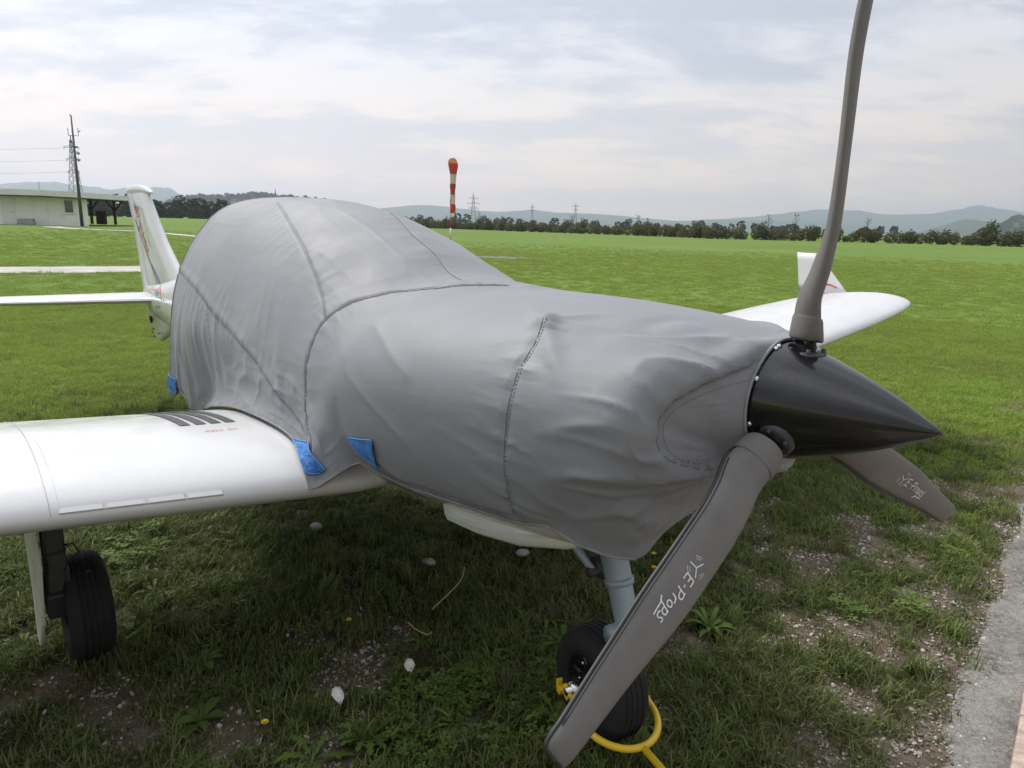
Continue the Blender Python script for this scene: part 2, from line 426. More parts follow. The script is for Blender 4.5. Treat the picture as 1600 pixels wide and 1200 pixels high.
gcol = grav.mix(grav.ramp(grav.noise(P, 150, 3, .7), [(.36, .55), (.60, 0.0)]), gcol, (.06, .056, .05))
grav.base(gcol); grav.bump(vo.outputs[0], .006, .7)
b = MB(); b.grid(strip_mesh([(-60, 12.6), (-30, 15.5), (-14.2, 18.6), (-9.5, 21.5), (-4, 25.0)], 2.5, .006, .1))
trk = Mat('track_gravel', (.44, .42, .38), .95, spec=.1); trk.vary(.22, 1.2, 7)
tag(b.build('gravel_track', trk), kind='structure')
b = MB(); b.grid(strip_mesh([(-36, 56.5), (-33, 53.0), (-27.5, 49.0), (-22, 46.5), (-14, 43.5)], 1.3, .01, .25))
tag(b.build('foot_path', trk), kind='structure')
# bare gravel patch out on the field
b = MB(); ring = []
C0 = (-.9, 34.3)
for r_ in (0.02, .35, .7, 1.0):
    ring.append([(C0[0]+2.0*r_*math.cos(t)*(1+.3*float(vn(t*2.2, 1, 4))), C0[1]+1.15*r_*math.sin(t)*(1+.3*float(vn(t*2.2, 1, 4)))) for t in np.linspace(0, 2*math.pi, 33)[:-1]])
b.rings([[(x, y, float(gz(x, y))+.012) for x, y in r_] for r_ in ring], True, True, False)
tag(b.build('gravel_patch', grav), kind='structure')
# fine gravel strip beside the apron and the apron with its kerb
def along(t, n_): return PO+PD*t+PN*n_
ts = np.r_[np.linspace(-2.2, 5, 420), np.linspace(5.03, 14, 150)]; us = np.linspace(0, 1, 22)
Xs = np.zeros((len(ts), len(us), 3))
for i, t in enumerate(ts):
    e0 = -.05+.10*float(fbm(t*3.2, .3, 77, 5)); e1 = .165
    for j, u_ in enumerate(us):
        q = along(t, e0+(e1-e0)*u_ if t < 2.2 else e0+(e1-e0)*u_)
        Xs[i, j] = (*q, float(gz(q[0], q[1]))-.016+.026*min(1, u_*2.6)+.008*float(fbm(q[0]*11, q[1]*11, 8, 3)))
b = MB(); b.grid(Xs); tag(b.build('gravel_strip', grav, None), kind='structure')
kst = Mat('kerb_stone', (.42, .33, .27), .9); kst.vary(.3, 30, 6, 'Object'); kst.bump(kst.noise(kst.coord(), 160, 4), .004, .8)
kerb = empty('kerb', None, 'weathered pinkish kerb row along the gravel strip at the right edge', 'kerb')
kerb.location = (*along(0, .207), 0)
t = -1.6
while t < 9:
    q = along(t+.245, .207); bx = MB()
    bx.box((q[0]-kerb.location[0], q[1]-kerb.location[1], float(gz(*q))+.01), (.484, .085, .10), math.atan2(PD[1], PD[0])+random.uniform(-.006, .006))
    o = bx.build('kerb_stone', kst, kerb, False); bevel(o, .008); t += .49
apm = Mat('apron', (.36, .30, .25), .92); apm.vary(.25, 9, 8, 'Object'); apm.bump(apm.noise(apm.coord(), 120, 5), .006, .7)
b = MB(); ap = np.zeros((60, 12, 3))
for i, t in enumerate(np.linspace(-3, 20, 60)):
    for j, n_ in enumerate(np.linspace(.252, 7, 12)):
        q = along(t, n_); ap[i, j] = (*q, float(gz(*q))+.03)
b.grid(ap); tag(b.build('paved_apron', apm), kind='structure')

# ------------------------------------------------------------------ hills and far things
def ridge(name, prof, depth, mat, seed, bump=.04, kind='structure', n=160):
    prof = np.array(prof, float); d = np.linspace(0, 1, len(prof)); q = np.linspace(0, 1, n)
    X, Y, Z = (pchip(d, prof[:, k], q) for k in range(3))
    Z = np.maximum(Z, 1.0); rows = []
    L = np.hypot(X, Y)
    for k, (s_, h_) in enumerate(((-1, -.05), (-.75, .22), (-.5, .5), (-.25, .8), (0, 1), (.4, .7), (1, -.05))):
        f = 1+s_*depth/L
        nz = Z*h_*(1+(bump*1.5*fbm(q*40, np.full(n, k*1.7), seed, 4) if h_ > 0 else 0))
        if s_ == 0: nz = Z*(1+bump*fbm(q*55, q*0, seed+5, 3))
        rows.append(np.stack([X*f, Y*f, nz], 1))
    b = MB(); b.grid(np.array(rows), flip=True)
    return tag(b.build(name, mat), kind=kind)
forest = Mat('forest', (.035, .055, .022), .95, spec=.05)
f_ = forest.noise(forest.geo((.004, .004, .012)), 3, 6, .6)
forest.base(forest.mix(forest.ramp(f_, [(.35, 0.0), (.65, 1.0)]), (.022, .036, .015), (.060, .075, .030)))
HP = dict(
 mountain=([(-7840,6400,48),(-6880,6400,120),(-5920,6400,136),(-5161,6400,147),(-4820,6400,198),(-4482,6400,234),(-4229,6400,257),(-3980,6400,261),(-3871,6400,239),(-3650,6400,229),(-3513,6400,211),(-3372,6400,230),(-3150,6400,237),(-3028,6400,240),(-2904,6400,178),(-2712,6400,146),(-2382,6400,84),(-2080,6400,32),(-1680,6400,4)], 1800),
 wooded_hill=([(-1040,2000,2),(-999,2000,7),(-968,2000,25),(-917,2000,41),(-864,2000,52),(-812,2000,52),(-743,2000,57),(-690,2000,61),(-647,2000,55),(-586,2000,55),(-500,2000,46),(-413,2000,27),(-340,2000,4)], 420),
 far_ridge=([(-2300,7000,40),(-1507,7000,95),(-1202,7000,134),(-897,7000,166),(-714,7000,159),(-471,7000,136),(-166,7000,120),(138,7000,146),(383,7000,128),(748,7000,126),(1177,7000,101),(1789,7000,70),(2400,7000,58),(3000,7000,20)], 1300),
 low_hill=([(-470,4500,1),(-184,4500,24),(-27,4500,46),(91,4500,30),(290,4500,6)], 600),
 low_ridge=([(500,6000,20),(907,6000,38),(1272,6000,63),(1636,6000,88),(2054,6000,89),(2524,6000,91),(2734,6000,81),(3000,6000,47),(3400,6000,10)], 800),
 blue_mountain=([(1224,7920,43),(1884,7920,95),(2568,7920,160),(3043,7920,226),(3315,7920,253),(3659,7920,248),(4007,7920,217),(4417,7920,235),(4752,7920,297),(4951,7920,336),(5160,7920,314),(5441,7920,282),(5983,7920,315),(6546,7920,250),(7416,7920,144)], 1900),
 round_hill=([(2120,4000,2),(2211,4000,24),(2344,4000,68),(2444,4000,95),(2549,4000,87),(2690,4000,77),(2832,4000,64),(2978,4000,30),(3200,4000,5)], 500),
 dark_hill=([(1400,2200,2),(1444,2200,28),(1477,2200,54),(1513,2200,64),(1587,2200,78),(1702,2200,78),(1822,2200,52),(1980,2200,20),(2100,2200,2)], 380))
for i, (nm, (pr, dp)) in enumerate(HP.items()):
    ridge('hill', pr, dp, forest, 100+i*9, .03)

# tree crowns over the two near hills and the far treeline read as one mass: instanced foliage
def scatter(name, pts, rot, scl, idx, coll):
    me = bpy.data.meshes.new(name); me.from_pydata(np.asarray(pts, float).tolist(), [], [])
    for nm, ty, arr, key in (('rot', 'FLOAT_VECTOR', rot, 'vector'), ('scl', 'FLOAT', scl, 'value'), ('idx', 'INT', idx, 'value')):
        a_ = me.attributes.new(nm, ty, 'POINT')
        a_.data.foreach_set(key, np.asarray(arr, np.int32 if ty == 'INT' else np.float32).ravel())
    o = bpy.data.objects.new(name, me); COL.objects.link(o)
    g = bpy.data.node_groups.new(name, 'GeometryNodeTree')
    g.interface.new_socket('Geometry', in_out='INPUT', socket_type='NodeSocketGeometry'); g.interface.new_socket('Geometry', in_out='OUTPUT', socket_type='NodeSocketGeometry')
    gi, go = g.nodes.new('NodeGroupInput'), g.nodes.new('NodeGroupOutput')
    ci = g.nodes.new('GeometryNodeCollectionInfo'); ci.inputs['Collection'].default_value = coll; ci.inputs['Separate Children'].default_value = True; ci.inputs['Reset Children'].default_value = True
    ip = g.nodes.new('GeometryNodeInstanceOnPoints'); ip.inputs['Pick Instance'].default_value = True
    def na(nm, ty):
        n = g.nodes.new('GeometryNodeInputNamedAttribute'); n.data_type = ty; n.inputs['Name'].default_value = nm; return n.outputs['Attribute']
    g.links.new(gi.outputs[0], ip.inputs['Points']); g.links.new(ci.outputs[0], ip.inputs['Instance'])
    g.links.new(na('idx', 'INT'), ip.inputs['Instance Index']); g.links.new(na('rot', 'FLOAT_VECTOR'), ip.inputs['Rotation']); g.links.new(na('scl', 'FLOAT'), ip.inputs['Scale'])
    g.links.new(ip.outputs[0], go.inputs[0])
    md = o.modifiers.new('scatter', 'NODES'); md.node_group = g
    return tag(o, kind='stuff')
def source(coll, mb, name, mat):
    o = mb.build(name, mat); COL.objects.unlink(o); coll.objects.link(o); return o
rng = np.random.default_rng(11)
def leaf_mat(name, a, b_, rough=.75, tr=.25, spec=.2, patchy=False):
    m = Mat(name, a, rough, spec=spec)
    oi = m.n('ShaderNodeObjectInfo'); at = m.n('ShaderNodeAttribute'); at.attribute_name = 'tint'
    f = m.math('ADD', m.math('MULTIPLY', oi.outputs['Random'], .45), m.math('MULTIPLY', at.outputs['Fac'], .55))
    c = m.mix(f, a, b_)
    if patchy:                                   # ground-scale patches: olive and dry against fresh green
        pn = m.noise(m.geo((1, 1, .2)), .55, 5, .62); p2 = m.noise(m.geo((1, 1, .2)), 4.5, 4, .6)
        c = m.mix(m.math('MULTIPLY', m.ramp(pn, [(.42, 0.0), (.62, 1.0)]), .42), c, tuple(q*k for q, k in zip(b_, (.62, .50, .72))))
        c = m.mix(m.math('MULTIPLY', m.ramp(p2, [(.52, 0.0), (.70, 1.0)]), .45), c, (.16, .145, .060))
    m.base(c); m.translucent(tr, c); return m
def tint(o, vals):
    a_ = o.data.attributes.new('tint', 'FLOAT', 'POINT'); a_.data.foreach_set('value', np.asarray(vals, np.float32))
def leafy(n, fn, size, seed):
    """n leaf-clump quads with centres from fn(rng); returns MB and per-vertex tint"""
    r = np.random.default_rng(seed); b = MB(); T = []
    for k in range(n):
        c = fn(r); a = r.uniform(0, 6.28); e = r.uniform(-.9, .9); s_ = size*r.uniform(.6, 1.4)
        u = np.array([math.cos(a), math.sin(a), .3*e]); v = np.array([-math.sin(a)*e, math.cos(a)*e, 1-.4*abs(e)])
        p0 = c-u*s_; p1 = c+v*s_*.55; p2 = c+u*s_; p3 = c-v*s_*.55
        b.add([p0, p1, p2, p3], [(0, 1, 2, 3)]); T += [float(np.clip(r.uniform(0, 1), 0, 1))]*4
    return b, T
crown_col = bpy.data.collections.new('crown_sources')
m_crown = leaf_mat('far_foliage', (.020, .034, .012), (.050, .065, .022), .9, .15, .05)
def blobfn(h, w):
    def fn(r):
        d = r.normal(size=3); d /= np.linalg.norm(d); q = r.uniform(.55, 1)**.5
        return np.array([d[0]*w*q, d[1]*w*q, h*.55+d[2]*h*.45*q])
    return fn
for k in range(4):
    b, T = leafy(130, blobfn(11+2*k, 4.5+.8*(k % 2)), 1.5, 50+k); tint(source(crown_col, b, 'far_crown', m_crown), T)
def hill_points(prof, depth, n, seed):
    r = np.random.default_rng(seed); prof = np.array(prof, float); d = np.linspace(0, 1, len(prof)); q = r.uniform(0, 1, n)
    X, Y, Z = (pchip(d, prof[:, k], q) for k in range(3)); s_ = -np.abs(r.uniform(-1, .12, n))
    s_ = np.where(r.uniform(size=n) < .35, r.uniform(-.12, .02, n), s_)
    h = np.interp(s_, [-1, -.75, -.5, -.25, 0, .4], [-.05, .22, .5, .8, 1, .7]); f = 1+s_*depth/np.hypot(X, Y)
    return np.stack([X*f, Y*f, np.maximum(Z, 1)*h-4.5], 1)
pts = np.vstack([hill_points(*HP['wooded_hill'], 1500, 1), hill_points(*HP['dark_hill'], 700, 2)])
n = len(pts); scatter('hill_wood', pts, np.c_[np.zeros((n, 2)), rng.uniform(0, 6.28, n)], rng.uniform(.6, 1.15, n), rng.integers(0, 4, n), crown_col)
# far treeline behind the shed and beyond the hedge
tl = []
for x in np.arange(-330, -95, 1.5):
    tl.append((x+rng.uniform(-2, 2), 300+.25*(x+330)+rng.uniform(-8, 8)))
for x in np.arange(-420, 330, 5.0):
    tl.append((x+rng.uniform(-3, 3), 640+rng.uniform(-40, 40)))
tl = np.array(tl); n = len(tl)
scatter('far_treeline', np.c_[tl, gz(tl[:, 0], tl[:, 1])-1.2], np.c_[np.zeros((n, 2)), rng.uniform(0, 6.28, n)], rng.uniform(.42, .75, n), rng.integers(0, 4, n), crown_col)
# hedgerow along the far edge of the field: each bush a thing
m_bush = leaf_mat('hedge_foliage', (.062, .076, .038), (.175, .178, .085), .9, .3, .05)
m_bush2 = leaf_mat('hedge_foliage_dry', (.062, .060, .034), (.160, .140, .075), .9, .3, .05)
hl = np.array([(-92, 330), (-70, 290), (-45, 246), (-21, 210), (-4, 187), (8, 176), (19, 164), (28, 149), (36, 136), (58, 134), (80, 135), (92, 133)], float)
hd = np.r_[0, np.cumsum(np.hypot(*np.diff(hl, axis=0).T))]
BSH = []
for k in range(7):
    w_, h_ = 1.5+.25*(k % 3), 2.6+.35*(k % 4)
    def fn(r, w_=w_, h_=h_):
        d = r.normal(size=3); d /= np.linalg.norm(d); q = r.uniform(.2, 1)**.5
        z = h_*.48+d[2]*h_*.5*q
        if r.uniform() < .1: z += r.uniform(.1, .7)
        return np.array([d[0]*w_*q, d[1]*w_*q, max(.05, z)])
    b, T = leafy(380, fn, .26, 70+k)
    for j in range(4): b.tube([(0, 0, 0), (random.uniform(-.5, .5), random.uniform(-.5, .5), h_*1.12)], [.05, .02], 4)
    T += [0.1]*(len(b.v)-len(T)); BSH.append((b, T))
proto = []
q = 0; cnt = 0
while q < hd[-1] and cnt < 190:
    x, y = np.interp(q, hd, hl[:, 0])+rng.uniform(-.4, .4), np.interp(q, hd, hl[:, 1])+rng.uniform(-1.3, 1.3)
    k = cnt % 7
    if cnt < 7:
        b, T = BSH[k]; o = b.build('hedge_bush', m_bush if k not in (2, 5) else m_bush2); tint(o, T); proto.append(o)
    else:
        o = proto[k].copy(); COL.objects.link(o)
    s_ = rng.uniform(.55, .90)*(1.25 if x > 84 else 1)*(.75 if 58 < x < 62 else 1)
    o.location = (x, y, float(gz(x, y))-.1); o.rotation_euler = (0, 0, rng.uniform(0, 6.28)); o.scale = (s_, s_, s_*rng.uniform(.85, 1.15))
    tag(o, 'dark green hedgerow bush at the far edge of the mown field', 'bush', 'bushes in the hedgerow along the far field edge')
    q += rng.uniform(1.1, 1.9)*(1 if q > 130 else 1.9); cnt += 1
# a few bare saplings standing above the hedge
m_bark = Mat('bark', (.055, .045, .035), .9); m_bark.vary(.3, 8)
def sapling(x, y, h):
    e = empty('sapling_tree', None); e.location = (x, y, float(gz(x, y)))
    b = MB(); b.tube([(0, 0, 0), (.05, 0, h*.5), (0, .05, h)], [.07, .05, .015], 5)
    for j in range(14):
        z = h*random.uniform(.35, .9); a = random.uniform(0, 6.28); l_ = random.uniform(.4, .9)
        b.tube([(0, 0, z), (math.cos(a)*l_, math.sin(a)*l_, z+l_*.9)], [.025, .008], 4)
    b.build('trunk', m_bark, e)
    def fn(r): a = r.uniform(0, 6.28); q_ = r.uniform(0, .8); return np.array([math.cos(a)*q_, math.sin(a)*q_, h*r.uniform(.3, 1.02)])
    b, T = leafy(60, fn, .13, int(x*10) % 997); o = b.build('crown', m_bush, e); tint(o, T)
    return tag(e, 'thin young tree with sparse crown rising above the hedgerow', 'tree', 'saplings above the hedgerow')
for x, y, h in ((46, 134, 4.6), (51.2, 134.6, 4.9), (64, 134, 4.2), (25.5, 153, 4.2), (13, 171, 4.2), (-10, 196, 5.0)): sapling(x, y, h)

# ------------------------------------------------------------------ shed with carport
m_wall = Mat('shed_panel', (.88, .87, .84), .6); m_wall.vary(.06, 1.2)
m_fasc = Mat('roof_sheet', (.72, .71, .68), .55); m_fasc.vary(.08, 1.5)
m_under = Mat('roof_underside', (.05, .045, .04), .8); m_under.vary(.2, 3)
m_wood = Mat('brown_timber', (.075, .050, .035), .85); m_wood.vary(.3, 5)
m_white = Mat('white_frame', (.78, .79, .80), .45); m_white.vary(.04, 3)
m_glass = Mat('window_glass', (.05, .065, .09), .06, spec=.8); m_glass.vary(.2, 2)
m_conc = Mat('concrete', (.30, .295, .275), .95); m_conc.vary(.25, 4); m_conc.bump(m_conc.noise(m_conc.coord(), 20, 5), .03, .6)
m_dark = Mat('dark_metal', (.035, .037, .04), .5); m_dark.vary(.2, 5)
SC = Vector((-40.2, 62.9, .5))
shed = empty('shed', None, 'low white panel shed with flat roof and open carport on timber posts', 'shed'); shed.location = SC
fd_ = Vector((-43.2-SC.x, 61.09-SC.y, 0)).normalized()          # along the long front wall to the left
sd_ = Vector((-36.35-SC.x, 60.9-SC.y, 0)); 
ang_f = math.atan2(fd_.y, fd_.x)
# front wall panels: 1.15 m wide sandwich panels with a joint between
fd_ = Vector((-1, -.16, 0)).normalized(); ang_f = math.atan2(fd_.y, fd_.x)
sd_ = Vector((.95, .30, 0)).normalized(); ang_s = math.atan2(sd_.y, sd_.x)
nf = Vector((fd_.y*-1, fd_.x, 0)); WH = 2.32
if nf.y > 0: nf = -nf
ns = Vector((sd_.y, -sd_.x, 0))
for k in range(7):
    c = fd_*(1.15*(k+.5)); b = MB(); b.box((c.x, c.y, WH/2-.15), (1.144, .12, WH+.3), ang_f); b.build('wall_panel', m_wall, shed, False)
SL = 3.0
for k in range(3):
    w_ = SL/3; c = sd_*(w_*(k+.5)); b = MB(); b.box((c.x, c.y, WH/2-.15), (w_-.006, .12, WH+.3), ang_s); b.build('wall_panel', m_wall, shed, False)
for P0, dr in ((fd_*8.05, Vector((-.55, .85, 0)).normalized()), (sd_*2.94, Vector((-.55, .85, 0)).normalized())):
    c = P0+dr*2.4; b = MB(); b.box((c.x, c.y, WH/2), (4.7, .12, WH), math.atan2(dr.y, dr.x)); b.build('wall_panel', m_wall, shed, False)
# window in the side wall
wc = sd_*1.62+ns*.065; b = MB()
for dx, dz, sx_, sz_ in ((-.36, 0, .09, 1.16), (.36, 0, .09, 1.16), (0, .56, .64, .09), (0, -.56, .64, .09)):
    c = wc+sd_*dx; b.box((c.x, c.y, 1.58+dz), (sx_, .07, sz_), ang_s)
fr = b.build('window', m_white, shed, False)
b = MB(); b.box((wc.x-ns.x*.01, wc.y-ns.y*.01, 1.58), (.64, .03, 1.04), ang_s); b.build('pane', m_glass, fr, False)
b = MB(); c = wc+ns*.03; b.box((c.x, c.y, .96), (.9, .14, .04), ang_s); b.build('sill', m_white, fr, False)
# door in the front wall
dc = fd_*3.05+nf*.07; b = MB(); b.box((dc.x, dc.y, 1.05), (.86, .06, 2.08), ang_f); dr_ = b.build('door', m_white, shed, False)
b = MB(); c = dc+fd_*-.34+nf*.05; b.box((c.x, c.y, 1.02), (.14, .05, .04), ang_f); b.build('handle', m_dark, dr_, False)
b = MB(); c = fd_*3.05+nf*.085
for dx in (-.47, .47): b.box((c.x+fd_.x*dx, c.y+fd_.y*dx, 1.06), (.07, .06, 2.16), ang_f)
b.box((c.x, c.y, 2.12), (.87, .06, .07), ang_f); b.build('frame', m_white, dr_, False)
# flat roof with deep fascia, running on over the carport
def roofpt(p, z): return (p.x, p.y, z)
e0 = fd_*8.4+nf*.9; e1 = nf*.75+ns*.55; e2 = sd_*3.1+ns*.75; e3 = Vector((3.6, 20.0, 0))+ns*.2; e3 = Vector((-38.0-SC.x+1.2, 72.0-SC.y, 0))
bk = Vector((-.6, 9.5, 0)); bl_ = fd_*8.4+Vector((0, 9, 0))
outl = [e0, e1, e2, e3, Vector((e3.x-4, e3.y+6, 0)), bl_]
zb_, zt_ = [2.36, 2.36, 2.30, 2.30, 2.3, 2.36], [2.86, 2.86, 2.76, 2.72, 2.72, 2.86]
b = MB(); nO = len(outl); b.add([roofpt(p_, z) for p_, z in zip(outl, zb_)]+[roofpt(p_, z) for p_, z in zip(outl, zt_)], [tuple(range(nO, 2*nO))]+[(i, (i+1) % nO, nO+(i+1) % nO, nO+i) for i in range(nO)])
b.add([roofpt(p_, z+.004) for p_, z in zip(outl, zb_)], [tuple(range(nO))[::-1]], 1)
b.build('roof', [m_fasc, m_under], shed, False)
b = MB(); b.tube([roofpt(e0+nf*.03, 2.335), roofpt(e1+nf*.03+ns*.03, 2.335), roofpt(e2+ns*.03, 2.27), roofpt(e3, 2.26)], .05, 6); b.build('gutter', m_dark, shed)
b = MB(); c = e1; b.tube([(c.x-.4, c.y+.6, 2.8), (c.x-.4, c.y+.6, 3.5)], .03, 6); b.build('vent_pipe', m_conc, shed)
for px_, py_ in ((-42.6, 73.4), (-40.35, 73.6)):
    c = Vector((px_-SC.x, py_-SC.y, 0)); b = MB(); b.box((c.x, c.y, 1.16), (.2, .2, 2.30)); po = b.build('carport_post', m_wood, shed, False)
    b = MB()
    for s_ in (-1, 1): b.tube([(c.x, c.y, 1.35), (c.x+s_*.8, c.y, 2.28)], .08, 6)
    b.build('brace', m_wood, po)
b = MB(); c = Vector((-41.9-SC.x, 73.9-SC.y, 0)); b.lathe([(0, .46), (.02, .48), (1.28, .48), (1.3, .46)], 'Z', 20, (c.x+SC.x, c.y+SC.y, .5), 0, True, True)
for z in (.4, .9): b.lathe([(z-.03, .485), (z, .5), (z+.03, .485)], 'Z', 20, (c.x+SC.x, c.y+SC.y, .5))
o = b.build('barrel', m_wood, None, True, 40, off=(c.x+SC.x, c.y+SC.y, .5)); o.location = (c.x+SC.x, c.y+SC.y, .5); tag(o, 'dark brown barrel standing under the carport roof', 'barrel')
b = MB(); q_ = Vector((-41.3, 61.6, .5))
b.box((0, 0, .24), (1.35, .55, .5), .1, None, 0, .86); o = b.build('concrete_block', m_conc, None, False); o.location = q_; bevel(o, .06, 3); tag(o, 'low weathered concrete block on the grass by the shed wall', 'block')
# utility pole with radio gear
pole = empty('utility_pole', None, 'slim grey metal mast with cameras and antennas beside the shed corner', 'mast')
pole.location = (-34.6, 58.2, .5); PH = 8.35
m_pole = Mat('grey_steel', (.10, .105, .115), .45, .6); m_pole.vary(.15, 4)
m_pale = Mat('galvanised', (.42, .44, .46), .45, .5); m_pale.vary(.1, 4)
b = MB(); b.tube([(0, 0, 0), (0, 0, PH*.4), (0, 0, PH)], [.13, .11, .05], 10); b.build('pole', m_pole, pole)
b = MB(); b.tube([(0, 0, PH), (-.12, 0, PH+.12)], [.06, .02], 6); b.build('pole_cap', m_dark, pole)
for z, dx in ((6.9, .42), (6.9, -.36), (6.35, -.2)):
    b = MB(); b.tube([(0, 0, z), (dx, 0, z), (dx, 0, z+.55)], .025, 5); b.build('antenna', m_dark, pole)
b = MB(); b.tube([(.42, 0, 7.15), (.6, 0, 7.3)], .03, 5); b.build('vane', m_dark, pole)
for z in (5.62, 5.12):
    b = MB(); b.tube([(0, 0, z+.1), (.26, 0, z+.1)], .03, 5); br = b.build('camera_bracket', m_pale, pole)
    b = MB(); b.lathe([(z-.14, .02), (z-.10, .10), (z, .13), (z+.05, .13), (z+.06, .02)], 'Z', 12, (.27, -.02, 0), 0, True, True); b.build('dome', m_pale, br)
b = MB(); b.box((.12, 0, 6.05), (.28, .1, .12)); b.build('floodlight', m_dark, pole, False)

# lattice pylons
def pylon(x, y, h, wbase, arms, label, spread=1.0, th=.12, mat=None, z0=0):
    e = empty('lattice_pylon', None, label, 'pylon'); e.location = (x, y, z0)
    b = MB(); lv = [0, .14, .27, .38, .48, .57, .65, .72, .79, .86, .92, .97]
    W = lambda t: wbase*(1-t)**1.15*.5+.35*spread*.5
    for a, c in ((-1, -1), (1, -1), (1, 1), (-1, 1)):
        b.tube([(a*W(t), c*W(t), t*h) for t in lv], th, 4)
    for i in range(len(lv)-1):
        t0, t1 = lv[i], lv[i+1]
        for (a, c), (d, f) in (((-1, -1), (1, -1)), ((1, -1), (1, 1)), ((1, 1), (-1, 1)), ((-1, 1), (-1, -1))):
            b.tube([(a*W(t0), c*W(t0), t0*h), (d*W(t1), f*W(t1), t1*h)], th*.6, 3)
            b.tube([(d*W(t0), f*W(t0), t0*h), (a*W(t1), c*W(t1), t1*h)], th*.6, 3)
    b.tube([(0, 0, .95*h), (0, 0, h*1.03)], th, 4)
    b.build('lattice_tower', mat, e)
    for t, l_ in arms:
        b = MB()
        for s_ in (-1, 1):
            b.tube([(0, 0, t*h+.8), (s_*l_, 0, t*h)], th*.8, 4); b.tube([(0, 0, t*h-.5), (s_*l_, 0, t*h)], th*.8, 4)
        b.build('cross_arm', mat, e)
        b = MB()
        for s_ in (-1, 1): b.tube([(s_*l_, 0, t*h), (s_*l_, 0, t*h-1.2)], th*.9, 4)
        b.build('insulator', mat, e)
    return e
m_pyl = Mat('pylon_steel', (.22, .23, .25), .5, .3); m_pyl.vary(.1, .3)
pylon(-191.5, 320, 33.2, 5.0, [(.88, 3.2), (.73, 2.6), (.58, 2.4)], 'tall lattice pylon rising behind the shed roof at far left', 1.6, .13, m_pyl)
pylon(-41.2, 700, 29.5, 6.0, [(.86, 4.2), (.70, 5.6), (.55, 4.6)], 'lattice pylon just right of the striped windsock', 1, .17, m_pyl)
pylon(21.2, 1000, 29.5, 5.0, [(.88, 3.6), (.74, 4.2)], 'distant pylon left of the pair over the central hedge', 1, .22, m_pyl)
pylon(80.2, 1000, 32.5, 5.0, [(.88, 4.6), (.74, 3.8)], 'distant pylon right of the pair over the central hedge', 1, .22, m_pyl)
# wires leaving the left pylon
for k, (z, lb) in enumerate(((29.2, 'topmost of three sagging power lines left of the pylon'), (24.2, 'middle one of three sagging power lines left of the pylon'), (19.3, 'lowest of three sagging power lines left of the pylon'))):
    b = MB(); L = 130
    b.tube([(-t*L, -t*L*.12, -5.5*t*(1-t)*1.6-1.0*t) for t in np.linspace(0, 1, 14)], .05, 4)
    o = b.build('power_line', m_pyl); o.location = (-193.5, 320, z-.4); tag(o, lb, 'power line')
# church on the wooded hill
ch = empty('church', None, 'distant church with a needle spire on the wooded hilltop', 'church'); ch.location = (-650, 1985, 50)
m_stone = Mat('church_wall', (.42, .40, .37), .9); m_stone.vary(.15, .1); m_slate = Mat('spire_slate', (.05, .055, .065), .7); m_slate.vary(.15, .1)
b = MB(); b.box((0, 0, 7), (5, 5, 14)); b.build('tower', m_stone, ch, False)
b = MB(); b.tube([(0, 0, 14), (0, 0, 17), (0, 0, 32)], [3.6, 2.2, .15], 8); b.build('spire', m_slate, ch, False)
b = MB(); b.box((13, 3, 4.0), (21, 9, 8.5)); b.build('nave', m_stone, ch, False)
b = MB(); b.add([(2, -2, 8.2), (24, -2, 8.2), (24, 8, 8.2), (2, 8, 8.2), (2, 3, 13), (24, 3, 13)], [(0, 1, 5, 4), (2, 3, 4, 5), (1, 2, 5), (3, 0, 4)]); b.build('roof', m_slate, ch, False)

# ------------------------------------------------------------------ windsock
ws = empty('windsock', None, 'red and white striped windsock hanging limp on its banded pole', 'windsock'); ws.location = (-4.03, 45, 0)
m_red = Mat('red_cloth', (.55, .085, .06), .7); m_red.vary(.15, 3); m_red.translucent(.3, col=(.5, .06, .04))
m_wcl = Mat('white_cloth', (.66, .64, .58), .7); m_wcl.vary(.08, 3); m_wcl.translucent(.3, col=(.7, .68, .6))
m_or = Mat('faded_orange_cloth', (.62, .26, .12), .7); m_or.vary(.15, 5); m_or.translucent(.35, col=(.7, .3, .12))
m_rp = Mat('red_paint', (.40, .035, .03), .5); m_rp.vary(.1, 4); m_wp = Mat('white_paint', (.75, .74, .71), .5); m_wp.vary(.06, 4)
zz = 0; k = 0
while zz < 5.05:
    b = MB(); b.tube([(0, 0, zz), (0, 0, min(zz+.62, 5.1))], .045, 10); b.build('pole_band', m_rp if k % 2 == 0 else m_wp, ws); zz += .62; k += 1
b = MB(); b.tube([(.1+.27*math.cos(t), -.06, 5.08+.27*math.sin(t)) for t in np.linspace(0, 2*math.pi, 25)], .018, 6); b.build('hoop', m_pale, ws)
prof = [(5.12, .27, .27), (4.9, .285, .24), (4.68, .24, .2), (4.5, .2, .17), (4.3, .185, .17), (4.0, .165, .15), (3.7, .175, .14), (3.35, .13, .14), (3.05, .135, .12), (2.75, .11, .12), (2.5, .16, .13), (2.15, .165, .14)]
zs = [q[0] for q in prof][::-1]
def sockring(z):
    a_ = np.interp(z, zs, [q[1] for q in prof][::-1]); c_ = np.interp(z, zs, [q[2] for q in prof][::-1]); cx = .13+.02*math.sin(z*3)
    return [(cx+a_*math.cos(t)*(1+.10*math.sin(5*t+z*2)), -.08+c_*math.sin(t)*(1+.10*math.cos(4*t-z)), z) for t in np.linspace(0, 2*math.pi, 21)[:-1]]
for i, (z0, z1) in enumerate(((5.05, 4.42), (4.42, 3.86), (3.86, 3.22), (3.22, 2.66), (2.66, 2.13))):
    b = MB(); b.rings([sockring(z) for z in np.linspace(z0, z1, 8)], True, False, False); b.build('sock_band', m_red if i % 2 == 0 else m_wcl, ws)
b = MB(); R0 = sockring(5.05)
